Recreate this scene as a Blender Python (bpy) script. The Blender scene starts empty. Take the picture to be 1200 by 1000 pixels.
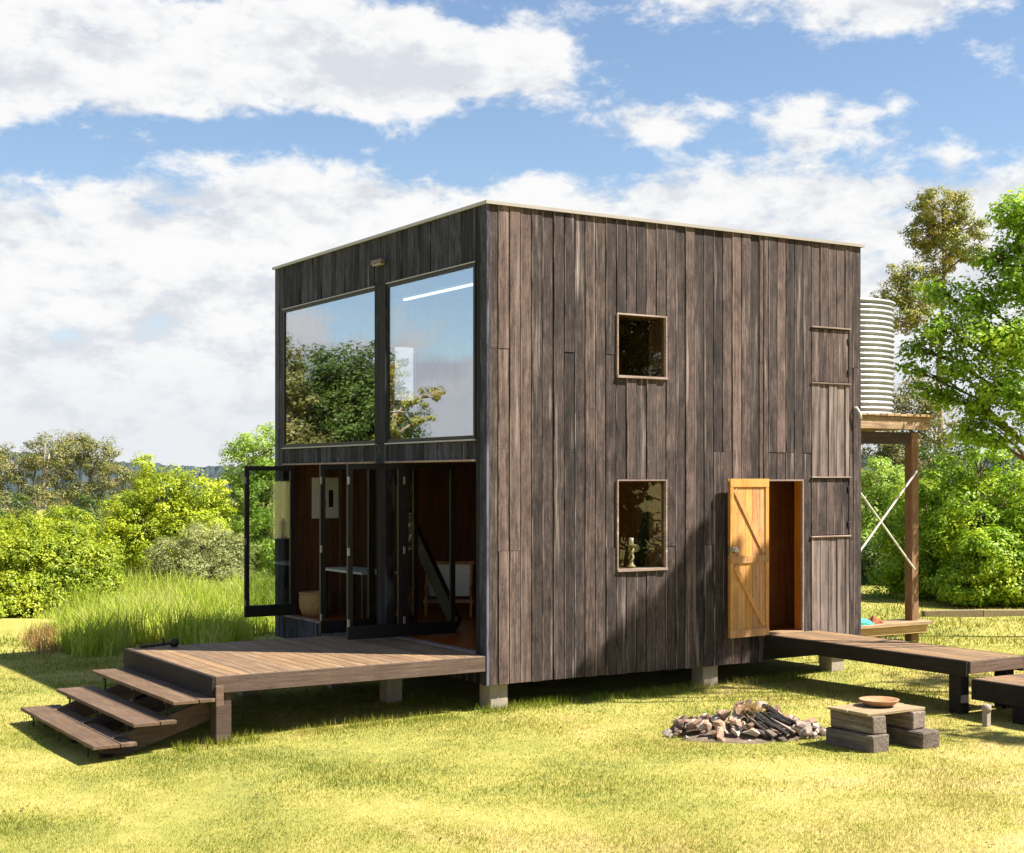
import bpy, math, random
import numpy as np
from mathutils import Vector, Matrix, Quaternion

R = math.radians
random.seed(7)
scene = bpy.context.scene
COL = scene.collection

# ------------------------------------------------------------------ camera
F_PX = 1709.0                                   # focal length in photograph pixels (1200 wide)
FW = Vector((0.5294, 0.8484, 0)); RT = Vector((0.8484, -0.5294, 0))
CAM = Vector((-9.115, -15.176, 2.83))
cd = bpy.data.cameras.new('camera'); cam = bpy.data.objects.new('camera', cd); COL.objects.link(cam)
cam.location = CAM
cam.rotation_euler = (R(90), 0, math.atan2(-FW.x, FW.y))
cd.sensor_width = 36; cd.lens = F_PX / 1200 * 36
cd.shift_y = 62 / 1200.0
cd.clip_start = 0.1; cd.clip_end = 5000
scene.camera = cam

# ------------------------------------------------------------------ sun and sky
SUN_AZ = R(-40.5); SUN_EL = R(51)
SUN_DIR = Vector((math.cos(SUN_EL) * math.cos(SUN_AZ), math.cos(SUN_EL) * math.sin(SUN_AZ), math.sin(SUN_EL)))
sd = bpy.data.lights.new('sun', 'SUN'); sun = bpy.data.objects.new('sun', sd); COL.objects.link(sun)
sd.energy = 5.0; sd.angle = R(0.55); sd.color = (1.0, 0.93, 0.82)
sun.rotation_euler = SUN_DIR.to_track_quat('Z', 'Y').to_euler()
sun.location = (10, -10, 30)

w = bpy.data.worlds.new('World'); scene.world = w; w.use_nodes = True
EXPOSURE = 1.5
scene.view_settings.view_transform = 'Standard'; scene.view_settings.look = 'None'
scene.view_settings.exposure = EXPOSURE; scene.view_settings.gamma = 1
scene.render.engine = 'CYCLES'
scene.cycles.use_denoising = True
scene.cycles.max_bounces = 8; scene.cycles.transparent_max_bounces = 12
scene.cycles.sample_clamp_indirect = 6.0


class NT:
    """tiny node-graph helper"""
    def __init__(s, tree): s.t = tree; s.n = tree.nodes; s.l = tree.links
    def new(s, kind, **kw):
        nd = s.n.new(kind)
        for k, v in kw.items(): setattr(nd, k, v)
        return nd
    def put(s, sock, v):
        if isinstance(v, bpy.types.NodeSocket): s.l.new(v, sock)
        else: sock.default_value = v
    def m(s, op, a, b=None, c=None, clamp=False):
        nd = s.n.new('ShaderNodeMath'); nd.operation = op; nd.use_clamp = clamp
        s.put(nd.inputs[0], a)
        if b is not None: s.put(nd.inputs[1], b)
        if c is not None: s.put(nd.inputs[2], c)
        return nd.outputs[0]
    def ss(s, v, a, b):                              # smoothstep a..b -> 0..1
        nd = s.n.new('ShaderNodeMapRange'); nd.interpolation_type = 'SMOOTHSTEP'
        s.put(nd.inputs[0], v); nd.inputs[1].default_value = a; nd.inputs[2].default_value = b
        return nd.outputs[0]
    def mixc(s, f, a, b, mode='MIX'):
        nd = s.n.new('ShaderNodeMix'); nd.data_type = 'RGBA'; nd.blend_type = mode
        s.put(nd.inputs[0], f)
        for i, v in ((6, a), (7, b)):
            if isinstance(v, tuple) and len(v) == 3: v = (*v, 1)
            s.put(nd.inputs[i], v)
        return nd.outputs[2]
    def noise(s, vec, scale, detail=4, rough=0.55, dist=0.0):
        nd = s.n.new('ShaderNodeTexNoise'); nd.inputs['Scale'].default_value = scale
        nd.inputs['Detail'].default_value = detail; nd.inputs['Roughness'].default_value = rough
        nd.inputs['Distortion'].default_value = dist
        if vec is not None: s.l.new(vec, nd.inputs['Vector'])
        return nd.outputs[0]
    def mapping(s, vec, scale=(1, 1, 1), loc=(0, 0, 0)):
        nd = s.n.new('ShaderNodeMapping'); s.l.new(vec, nd.inputs[0])
        nd.inputs['Scale'].default_value = scale; nd.inputs['Location'].default_value = loc
        return nd.outputs[0]
    def ramp(s, v, stops):
        nd = s.n.new('ShaderNodeValToRGB'); s.l.new(v, nd.inputs[0]); cr = nd.color_ramp
        while len(cr.elements) < len(stops): cr.elements.new(0.5)
        for e, (p, c) in zip(cr.elements, stops): e.position = p; e.color = (*c, 1)
        return nd.outputs[0]


def build_world():
    g = NT(w.node_tree); g.n.clear()
    out = g.new('ShaderNodeOutputWorld')
    sky = g.new('ShaderNodeTexSky', sky_type='NISHITA', sun_disc=False)
    sky.sun_elevation = SUN_EL; sky.sun_rotation = R(90) - SUN_AZ
    sky.air_density = 1.0; sky.dust_density = 0.4; sky.ozone_density = 2.0; sky.altitude = 100
    bg1 = g.new('ShaderNodeBackground'); g.l.new(sky.outputs[0], bg1.inputs[0]); bg1.inputs[1].default_value = 0.057
    tc = g.new('ShaderNodeTexCoord'); d = tc.outputs['Generated']
    sp = g.new('ShaderNodeSeparateXYZ'); g.l.new(d, sp.inputs[0])
    el = g.m('MULTIPLY', g.m('ARCSINE', sp.outputs[2]), 57.2958)
    fx = g.m('ADD', g.m('MULTIPLY', sp.outputs[0], FW.x), g.m('MULTIPLY', sp.outputs[1], FW.y))
    rx = g.m('ADD', g.m('MULTIPLY', sp.outputs[0], RT.x), g.m('MULTIPLY', sp.outputs[1], RT.y))
    az = g.m('MULTIPLY', g.m('ARCTAN2', rx, fx), 57.2958)      # compass bearing, degrees

    def blob(a, e, ra, re):
        x = g.m('DIVIDE', g.m('SUBTRACT', az, a), ra); y = g.m('DIVIDE', g.m('SUBTRACT', el, e), re)
        r2 = g.m('ADD', g.m('MULTIPLY', x, x), g.m('MULTIPLY', y, y))
        return g.ss(r2, 1.6, 0.1)
    # cloud field: noise in the direction vector, flattened a little towards the horizon
    def field(off):
        v = g.mapping(d, (1.0, 1.0, 1.9), (3.1, 1.7, 0.4 + off))
        a = g.noise(v, 6.5, 10, 0.60, 0.15); b = g.noise(g.mapping(v, (1, 1, 1), (5, 2, 9)), 24.0, 7, 0.62, 0.2)
        t = g.m('ADD', g.m('MULTIPLY', a, 0.62), g.m('MULTIPLY', b, 0.38))
        return g.m('ADD', g.m('MULTIPLY', g.m('SUBTRACT', t, 0.5), 2.3), 0.5)
    dens = field(0.0); dens_up = field(0.045)
    low = g.m('ADD', g.m('MULTIPLY', g.ss(el, 12.6, 9.4), 0.36), g.m('MULTIPLY', g.ss(el, 6.0, 3.0), 0.18))
    gap = g.m('MULTIPLY', g.m('MULTIPLY', g.ss(el, 10.5, 12.5), g.ss(el, 24.0, 15.0)), -0.13)
    bias = g.m('ADD', low, gap)
    bias = g.m('SUBTRACT', bias, g.m('MULTIPLY', blob(-63.0, 6.6, 9.0, 2.0), 0.42))       # the blue gap mirrored in the panes
    for (px, py, rxx, ryy, k) in ((250, 62, 340, 66, .46), (470, 95, 150, 52, .26), (30, 105, 170, 60, .20), (1010, -25, 300, 60, .42),
                                  (735, 146, 70, 30, .20), (800, 138, 62, 28, .20), (950, 140, 66, 34, .24), (1030, 140, 44, 28, .16), (635, 60, 60, 70, .20),
                                  (460, 212, 210, 22, .16), (940, 205, 200, 42, .18), (120, 300, 300, 50, .1)):
        a = math.degrees(math.atan2(px - 600, F_PX)); e = math.degrees(math.atan2((562 - py) * math.cos(R(a)), F_PX))
        bias = g.m('ADD', bias, g.m('MULTIPLY', blob(a, e, math.degrees(rxx / F_PX), math.degrees(ryy / F_PX)), k))
    tot = g.m('ADD', dens, bias)
    alpha = g.ss(tot, 0.50, 0.76)
    # cloud body: bright crests, soft grey undersides
    em = g.m('SUBTRACT', dens, dens_up)
    shade = g.ss(em, -0.28, 0.12)
    ccol = g.mixc(shade, (0.58, 0.61, 0.66), (0.79, 0.79, 0.79))
    ccol = g.mixc(g.m('MULTIPLY', g.ss(el, 6.5, 1.0), .55), ccol, (0.60, 0.635, 0.68))
    bg2 = g.new('ShaderNodeBackground'); g.l.new(ccol, bg2.inputs[0]); bg2.inputs[1].default_value = 0.435
    mx = g.new('ShaderNodeMixShader'); g.l.new(alpha, mx.inputs[0])
    g.l.new(bg1.outputs[0], mx.inputs[1]); g.l.new(bg2.outputs[0], mx.inputs[2])
    g.l.new(mx.outputs[0], out.inputs[0])


build_world()

# ------------------------------------------------------------------ materials
MATS = {}


ALB = 0.86


def newmat(name):
    m = bpy.data.materials.new(name); m.use_nodes = True
    g = NT(m.node_tree); g.n.clear()
    out = g.new('ShaderNodeOutputMaterial')
    MATS[name] = m
    return m, g, out


def s2l(*c):                                            # 0-255 sRGB -> linear
    return tuple((v / 255 / 12.92) if v / 255 < 0.04045 else ((v / 255 + 0.055) / 1.055) ** 2.4 for v in c)


def wood(name, dark, mid, light, axis='z', rough=0.75, freq=1.0, bump=0.25, var=0.55, bleach=None, spec=0.3, usecol=False, edge_axis=0):
    m, g, out = newmat(name)
    geo = g.new('ShaderNodeNewGeometry'); oi = g.new('ShaderNodeObjectInfo')
    rnd = oi.outputs['Random']
    if usecol:
        sc_ = g.new('ShaderNodeSeparateColor'); g.l.new(oi.outputs['Color'], sc_.inputs[0]); rnd = sc_.outputs[0]
    off = g.new('ShaderNodeCombineXYZ')
    g.l.new(g.m('MULTIPLY', rnd, 37.0), off.inputs[0]); g.l.new(g.m('MULTIPLY', rnd, 91.0), off.inputs[1]); g.l.new(g.m('MULTIPLY', rnd, 53.0), off.inputs[2])
    va = g.new('ShaderNodeVectorMath', operation='ADD'); g.l.new(geo.outputs['Position'], va.inputs[0]); g.l.new(off.outputs[0], va.inputs[1])
    dark, mid, light = [tuple(v * ALB for v in c) for c in (dark, mid, light)]
    if bleach: bleach = tuple(v * ALB for v in bleach)
    a, b = 44.0 * freq, 2.0 * freq
    sc = {'z': (a, a, b), 'y': (a, b, a), 'x': (b, a, a)}[axis]
    grain = g.noise(g.mapping(va.outputs[0], sc), 1.0, 8, 0.66, 0.35)
    sc2 = {'z': (190, 190, 16), 'y': (190, 16, 190), 'x': (16, 190, 190)}[axis]
    fine = g.noise(g.mapping(va.outputs[0], sc2), 1.0, 3, 0.6)
    blot = g.noise(va.outputs[0], 2.6, 5, 0.65)
    t = g.m('ADD', g.m('MULTIPLY', grain, 0.70), g.m('MULTIPLY', blot, 0.30))
    t = g.m('ADD', t, g.m('MULTIPLY', g.m('SUBTRACT', rnd, 0.5), var * 0.5))
    t = g.m('ADD', t, g.m('MULTIPLY', g.m('SUBTRACT', fine, 0.5), 0.42))
    col = g.ramp(t, [(0.28, dark), (0.50, mid), (0.74, light)])
    if usecol:
        kn = g.noise(g.mapping(va.outputs[0], (11, 11, 4.5)), 1.0, 6, 0.72)
        t = g.m('ADD', t, g.m('MULTIPLY', g.m('SUBTRACT', kn, 0.5), 0.55)); col = g.ramp(t, [(0.28, dark), (0.50, mid), (0.74, light)])
    if bleach:                                           # silvery sun-bleached streaks
        bl = g.ss(g.noise(g.mapping(va.outputs[0], {'z': (9, 9, .45), 'y': (9, .45, 9), 'x': (.45, 9, 9)}[axis]), 1.0, 4, 0.65), 0.56, 0.74)
        if usecol:
            bl = g.m('ADD', bl, g.m('MULTIPLY', sc_.outputs[1], g.ss(g.noise(g.mapping(va.outputs[0], (14, 14, .7)), 1.0, 4, .6), .35, .62)), clamp=True)
            tcg = g.new('ShaderNodeTexCoord'); sx = g.new('ShaderNodeSeparateXYZ'); g.l.new(tcg.outputs['Generated'], sx.inputs[0])
            edge = g.ss(sx.outputs[edge_axis], .10, .02)
            edge = g.m('MULTIPLY', edge, g.ss(g.noise(g.mapping(va.outputs[0], (3, 3, 1.3)), 1.0, 3, .6), .42, .62))
            bl = g.m('MAXIMUM', bl, edge)
        col = g.mixc(g.m('MULTIPLY', bl, 0.65), col, bleach)
    hs = g.new('ShaderNodeHueSaturation'); g.l.new(col, hs.inputs['Color'])
    r2 = g.m('FRACT', g.m('MULTIPLY', rnd, 17.31))
    vv = .42 * min(1, var / .5); g.l.new(g.m('ADD', 1.0 - vv / 2, g.m('MULTIPLY', r2, vv)), hs.inputs['Value'])
    g.l.new(g.m('ADD', 1.0 - vv * .4, g.m('MULTIPLY', rnd, vv * .8)), hs.inputs['Saturation'])
    p = g.new('ShaderNodeBsdfPrincipled'); g.l.new(hs.outputs[0], p.inputs['Base Color'])
    p.inputs['Roughness'].default_value = rough; p.inputs['Specular IOR Level'].default_value = spec
    bm = g.new('ShaderNodeBump'); bm.inputs['Strength'].default_value = bump; bm.inputs['Distance'].default_value = 0.010
    g.l.new(g.m('ADD', grain, g.m('MULTIPLY', fine, 0.5)), bm.inputs['Height']); g.l.new(bm.outputs[0], p.inputs['Normal'])
    g.l.new(p.outputs[0], out.inputs[0])
    return m


def plain(name, col, rough=0.6, metal=0.0, spec=0.4, nscale=8.0, namp=0.25, bump=0.0):
    m, g, out = newmat(name)
    geo = g.new('ShaderNodeNewGeometry')
    n = g.noise(geo.outputs['Position'], nscale, 5, 0.6)
    col = tuple(v * ALB for v in col)
    lo = tuple(c * (1 - namp) for c in col); hi = tuple(min(1, c * (1 + namp)) for c in col)
    c = g.ramp(n, [(0.3, lo), (0.7, hi)])
    p = g.new('ShaderNodeBsdfPrincipled'); g.l.new(c, p.inputs['Base Color'])
    p.inputs['Roughness'].default_value = rough; p.inputs['Metallic'].default_value = metal
    p.inputs['Specular IOR Level'].default_value = spec
    if bump:
        bm = g.new('ShaderNodeBump'); bm.inputs['Strength'].default_value = bump; bm.inputs['Distance'].default_value = 0.01
        g.l.new(g.noise(geo.outputs['Position'], nscale * 6, 4, 0.65), bm.inputs['Height']); g.l.new(bm.outputs[0], p.inputs['Normal'])
    g.l.new(p.outputs[0], out.inputs[0])
    return m


def glass(name, r0, tint=(0.86, 0.9, 0.9)):
    m, g, out = newmat(name)
    tr = g.new('ShaderNodeBsdfTransparent'); tr.inputs[0].default_value = (*tint, 1)
    gl = g.new('ShaderNodeBsdfGlossy'); gl.inputs['Roughness'].default_value = 0.0; gl.inputs[0].default_value = (0.95, 0.97, 1.0, 1)
    lw = g.new('ShaderNodeLayerWeight'); lw.inputs[0].default_value = 0.5
    geo = g.new('ShaderNodeNewGeometry')
    # faint unevenness of float glass
    bm = g.new('ShaderNodeBump'); bm.inputs['Strength'].default_value = 0.004; bm.inputs['Distance'].default_value = 0.05
    g.l.new(g.noise(geo.outputs['Position'], 1.6, 1, 0.4), bm.inputs['Height']); g.l.new(bm.outputs[0], gl.inputs['Normal'])
    f = g.m('ADD', r0, g.m('MULTIPLY', g.m('POWER', lw.outputs['Facing'], 4.0), 1.0 - r0), clamp=True)
    mx = g.new('ShaderNodeMixShader'); g.l.new(f, mx.inputs[0]); g.l.new(tr.outputs[0], mx.inputs[1]); g.l.new(gl.outputs[0], mx.inputs[2])
    g.l.new(mx.outputs[0], out.inputs[0])
    return m


def leafmat(name, c1, c2, c3, trans=0.35, rough=0.5, gain=0.95):
    c1, c2, c3 = [tuple(v * gain * ALB for v in c) for c in (c1, c2, c3)]
    m, g, out = newmat(name)
    at = g.new('ShaderNodeAttribute', attribute_name='lv')
    geo = g.new('ShaderNodeNewGeometry')
    n = g.noise(geo.outputs['Position'], 0.9, 3, 0.6)
    t = g.m('ADD', g.m('MULTIPLY', at.outputs['Fac'], 0.65), g.m('MULTIPLY', g.m('SUBTRACT', n, 0.36), 1.25))
    col = g.ramp(t, [(0.12, c1), (0.5, c2), (0.92, c3)])
    d = g.new('ShaderNodeBsdfPrincipled'); g.l.new(col, d.inputs['Base Color']); d.inputs['Roughness'].default_value = rough
    d.inputs['Specular IOR Level'].default_value = 0.35
    tr = g.new('ShaderNodeBsdfTranslucent')
    g.l.new(g.mixc(0.5, col, (1.0, 0.95, 0.35), 'MULTIPLY'), tr.inputs[0])
    mx = g.new('ShaderNodeMixShader'); mx.inputs[0].default_value = trans
    g.l.new(d.outputs[0], mx.inputs[1]); g.l.new(tr.outputs[0], mx.inputs[2]); g.l.new(mx.outputs[0], out.inputs[0])
    return m


def lawn_colour(g, pos, extra=None):
    n1 = g.noise(pos, 0.42, 5, 0.6, 0.4); n2 = g.noise(g.mapping(pos, (1, 1, 1), (31, 7, 0)), 2.1, 4, 0.62)
    n3 = g.noise(pos, 14.0, 3, 0.6)
    t = g.m('ADD', g.m('MULTIPLY', n1, 0.5), g.m('MULTIPLY', n2, 0.33)); t = g.m('ADD', t, g.m('MULTIPLY', n3, 0.17))
    spx = g.new('ShaderNodeSeparateXYZ'); g.l.new(pos, spx.inputs[0])
    dry = g.m('MULTIPLY', g.ss(g.m('SUBTRACT', g.m('MULTIPLY', spx.outputs[0], .35), spx.outputs[1]), 1.0, 7.5), .10)   # worn, drier turf out on the open lawn
    t = g.m('ADD', g.m('SUBTRACT', t, .068), dry)
    if extra is not None: t = g.m('ADD', t, g.m('MULTIPLY', g.m('SUBTRACT', extra, 0.5), 0.15))
    return g.ramp(t, [(0.33, (0.108, 0.158, 0.013)), (0.44, (0.22, 0.242, 0.030)), (0.53, (0.345, 0.305, 0.078)), (0.66, (0.43, 0.345, 0.165))])


def make_ground_mats():
    m, g, out = newmat('lawn_soil')
    geo = g.new('ShaderNodeNewGeometry'); pos = geo.outputs['Position']
    col = lawn_colour(g, pos)
    sp = g.new('ShaderNodeSeparateXYZ'); g.l.new(pos, sp.inputs[0])
    p = g.new('ShaderNodeBsdfPrincipled'); g.l.new(g.mixc(0.35, col, (0.42, 0.33, 0.14)), p.inputs['Base Color'])
    p.inputs['Roughness'].default_value = 0.95; p.inputs['Specular IOR Level'].default_value = 0.1
    bm = g.new('ShaderNodeBump'); bm.inputs['Strength'].default_value = 0.5; bm.inputs['Distance'].default_value = 0.03
    g.l.new(g.noise(pos, 30, 4, 0.7), bm.inputs['Height']); g.l.new(bm.outputs[0], p.inputs['Normal'])
    g.l.new(p.outputs[0], out.inputs[0])
    m, g, out = newmat('grass_blade')
    geo = g.new('ShaderNodeNewGeometry'); at = g.new('ShaderNodeAttribute', attribute_name='lv')
    col = lawn_colour(g, geo.outputs['Position'], at.outputs['Fac'])
    d = g.new('ShaderNodeBsdfDiffuse'); g.l.new(col, d.inputs[0])
    tr = g.new('ShaderNodeBsdfTranslucent'); g.l.new(col, tr.inputs[0])
    mx = g.new('ShaderNodeMixShader'); mx.inputs[0].default_value = 0.35
    g.l.new(d.outputs[0], mx.inputs[1]); g.l.new(tr.outputs[0], mx.inputs[2]); g.l.new(mx.outputs[0], out.inputs[0])


make_ground_mats()
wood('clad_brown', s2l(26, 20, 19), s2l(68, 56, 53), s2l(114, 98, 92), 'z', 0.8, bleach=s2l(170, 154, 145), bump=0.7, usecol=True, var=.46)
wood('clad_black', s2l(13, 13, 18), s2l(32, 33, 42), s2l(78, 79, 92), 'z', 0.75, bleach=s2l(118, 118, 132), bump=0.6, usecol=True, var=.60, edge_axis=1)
wood('tread_wood', s2l(58, 45, 35), s2l(94, 75, 59), s2l(124, 102, 82), 'y', 0.7, bleach=s2l(140, 120, 100), var=.25)
wood('deck_wood', s2l(84, 66, 48), s2l(132, 106, 80), s2l(162, 136, 106), 'y', 0.7, bleach=s2l(168, 146, 120), var=.25)
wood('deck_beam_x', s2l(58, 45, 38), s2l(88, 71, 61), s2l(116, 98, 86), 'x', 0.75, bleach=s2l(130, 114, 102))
wood('deck_beam_y_shaded', s2l(24, 19, 17), s2l(42, 34, 30), s2l(66, 55, 48), 'y', 0.8)  # beam timber darkened: shade of the sides turned from the sun, in the colour
wood('post_brown', s2l(84, 60, 44), s2l(132, 100, 74), s2l(166, 134, 104), 'z', 0.75)
wood('tank_timber', s2l(112, 86, 58), s2l(168, 138, 100), s2l(196, 170, 134), 'x', 0.75)
wood('dark_joinery', s2l(12, 10, 9), s2l(22, 18, 16), s2l(36, 30, 27), 'z', 0.5, bump=0.1, spec=0.4)
wood('pine_door', s2l(158, 100, 48), s2l(200, 147, 86), s2l(220, 176, 118), 'z', 0.55, bump=0.12, var=0.3)
wood('ply_lining', s2l(70, 40, 18), s2l(104, 64, 30), s2l(134, 88, 46), 'z', 0.6, bump=0.08, freq=0.6)
wood('ply_entry_lit', s2l(112, 62, 28), s2l(156, 96, 48), s2l(184, 124, 68), 'z', 0.6, bump=0.1, freq=.6)  # lining ply lightened: the colour stands in for light missing at the entry
wood('floor_boards', s2l(92, 44, 24), s2l(136, 74, 42), s2l(160, 96, 58), 'y', 0.3, bump=0.05, spec=0.5)
wood('trim_bleached', s2l(104, 85, 76), s2l(142, 122, 111), s2l(176, 158, 147), 'x', 0.8, bleach=s2l(226, 212, 200))
wood('sleeper_y', s2l(56, 48, 42), s2l(112, 100, 90), s2l(160, 148, 136), 'y', 0.9, bump=0.8, bleach=s2l(176, 168, 160))
wood('slab_timber', s2l(92, 80, 62), s2l(136, 121, 96), s2l(164, 149, 122), 'x', 0.9, bump=0.5)
wood('chair_timber', s2l(120, 76, 40), s2l(176, 120, 70), s2l(204, 152, 98), 'z', 0.5, bump=0.1)
wood('stool_timber', s2l(110, 46, 28), s2l(158, 78, 50), s2l(186, 108, 74), 'z', 0.5, bump=0.1)
wood('char', s2l(14, 12, 12), s2l(34, 30, 29), s2l(88, 82, 80), 'x', 0.9, bump=0.8)
wood('bark_pale', s2l(120, 104, 88), s2l(172, 156, 138), s2l(204, 190, 174), 'z', 0.9, freq=0.3, bump=0.5)
wood('bark_brown', s2l(58, 44, 34), s2l(92, 74, 58), s2l(120, 100, 82), 'z', 0.9, freq=0.4, bump=0.7)
plain('house_wrap', (0.012, 0.011, 0.010), 0.9, namp=0.1)
plain('flashing', s2l(158, 151, 144), 0.45, 0.0, 0.5, 3, 0.06)
plain('facade_flashing', s2l(170, 170, 174), 0.5, 0.0, 0.5, 3, 0.08)
plain('concrete', s2l(158, 147, 132), 0.9, bump=0.5, nscale=6, namp=0.16)
plain('steel_dark', (0.03, 0.028, 0.026), 0.5, 0.6)
plain('steel', (0.55, 0.54, 0.52), 0.35, 0.9, namp=0.1)
plain('steel_rod', (0.68, 0.66, 0.62), 0.5, 0.2, namp=0.15)
plain('white_paint', (0.78, 0.78, 0.76), 0.5, namp=0.04)
plain('paper', (0.80, 0.78, 0.72), 0.8, namp=0.04)
plain('ink', s2l(92, 24, 22), 0.8)
plain('ink_dark', s2l(28, 26, 28), 0.8)
plain('canvas', s2l(206, 202, 192), 0.9, namp=0.06, nscale=20)
plain('wicker', s2l(190, 150, 96), 0.85, namp=0.3, nscale=40, bump=0.8)
plain('ceramic', s2l(176, 160, 110), 0.4, namp=0.35, nscale=30)
plain('wax', s2l(236, 230, 214), 0.5, namp=0.04)
plain('bowl_wood', s2l(170, 128, 92), 0.7, namp=0.2, nscale=14)
plain('copper', s2l(118, 96, 88), 0.5, 0.3, namp=0.2)
plain('tarp', s2l(60, 160, 150), 0.55, namp=0.25, nscale=9)
plain('rust_cloth', s2l(150, 84, 52), 0.9, namp=0.3)
plain('black_plastic', (0.015, 0.015, 0.016), 0.4)
plain('hill_forest_hazed', s2l(66, 76, 80), 1.0, spec=0.0, nscale=0.06, namp=0.3)  # grey blue of distance haze put into the forest colour
plain('earth', s2l(150, 130, 78), 0.95, nscale=3, namp=0.25, bump=0.6)
plain('ash', s2l(120, 104, 90), 0.95, nscale=14, namp=0.4, bump=1.0)
for i, c in enumerate((s2l(176, 142, 120), s2l(150, 120, 102), s2l(176, 164, 154), s2l(122, 100, 86), s2l(198, 182, 166), s2l(94, 82, 76))):
    plain('stone_%d' % i, c, 0.9, bump=1.0, nscale=11, namp=0.28)


def make_tank_mat():
    m, g, out = newmat('zincalume')
    geo = g.new('ShaderNodeNewGeometry')
    n = g.noise(g.mapping(geo.outputs['Position'], (5, 5, 1.2)), 1.0, 5, 0.6)
    p = g.new('ShaderNodeBsdfPrincipled'); g.l.new(g.ramp(n, [(0.3, (0.24, 0.255, 0.265)), (0.7, (0.38, 0.395, 0.40))]), p.inputs['Base Color'])
    p.inputs['Metallic'].default_value = 0.25; p.inputs['Roughness'].default_value = 0.45
    g.l.new(p.outputs[0], out.inputs[0])


make_tank_mat()
glass('glass_upper', 0.33, (0.93, 0.96, 0.97))
glass('glass_small', 0.045, (0.86, 0.88, 0.86))
glass('glass_fold', 0.085, (0.90, 0.93, 0.91))
leafmat('leaf_gum', s2l(88, 98, 52), s2l(130, 134, 72), s2l(168, 154, 92), 0.3)
leafmat('leaf_gum_gold', s2l(96, 112, 54), s2l(146, 150, 66), s2l(192, 164, 76), 0.34, gain=1.1)
leafmat('leaf_wattle', s2l(100, 122, 20), s2l(156, 174, 34), s2l(196, 200, 56), 0.38, gain=1.2)
leafmat('leaf_lime', s2l(104, 138, 44), s2l(150, 178, 72), s2l(190, 208, 108), 0.4, gain=1.2)
leafmat('leaf_olive', s2l(104, 114, 66), s2l(146, 152, 92), s2l(182, 184, 126), 0.28, gain=1.2)
leafmat('leaf_shrub', s2l(88, 112, 20), s2l(146, 162, 36), s2l(192, 196, 62), 0.36, gain=1.2)
leafmat('leaf_oak', s2l(88, 128, 26), s2l(138, 178, 44), s2l(192, 212, 74), 0.45, gain=1.15)
leafmat('leaf_green', s2l(80, 116, 18), s2l(134, 170, 34), s2l(204, 214, 58), 0.42, gain=1.15)
leafmat('leaf_dark', s2l(56, 80, 28), s2l(84, 110, 42), s2l(118, 138, 60), 0.3)
leafmat('reed_blade', s2l(132, 160, 36), s2l(178, 198, 62), s2l(212, 210, 124), 0.42)
leafmat('dry_leaf', s2l(70, 48, 30), s2l(112, 82, 50), s2l(150, 116, 72), 0.1)
leafmat('dry_tuft', s2l(132, 104, 58), s2l(164, 130, 76), s2l(196, 170, 110), 0.3)

# ------------------------------------------------------------------ object helpers
WLOC = {}


def tag(o, label=None, cat=None, group=None, kind=None):
    if label: o['label'] = label
    if cat: o['category'] = cat
    if group: o['group'] = group
    if kind: o['kind'] = kind
    return o


def link(o, parent=None, wloc=(0, 0, 0)):
    COL.objects.link(o); o.location = wloc
    WLOC[o.name] = Vector(wloc)
    if parent is not None:
        o.parent = parent; o.matrix_parent_inverse = Matrix.Translation(-WLOC[parent.name])
    return o


def thing(name, loc, label, cat, group=None):
    o = bpy.data.objects.new(name, None); o.empty_display_size = 0.2
    link(o, None, loc)
    return tag(o, label, cat, group)


def mesh_obj(name, verts, faces, mat, parent=None, smooth=False, base_origin=False):
    V = np.asarray(verts, dtype=float)
    lo, hi = V.min(0), V.max(0); c = (lo + hi) / 2
    if base_origin: c[2] = lo[2]
    me = bpy.data.meshes.new(name); me.from_pydata((V - c).tolist(), [], faces)
    me.materials.append(MATS[mat])
    if smooth: me.polygons.foreach_set('use_smooth', [True] * len(me.polygons))
    me.update()
    return link(bpy.data.objects.new(name, me), parent, c)


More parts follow.
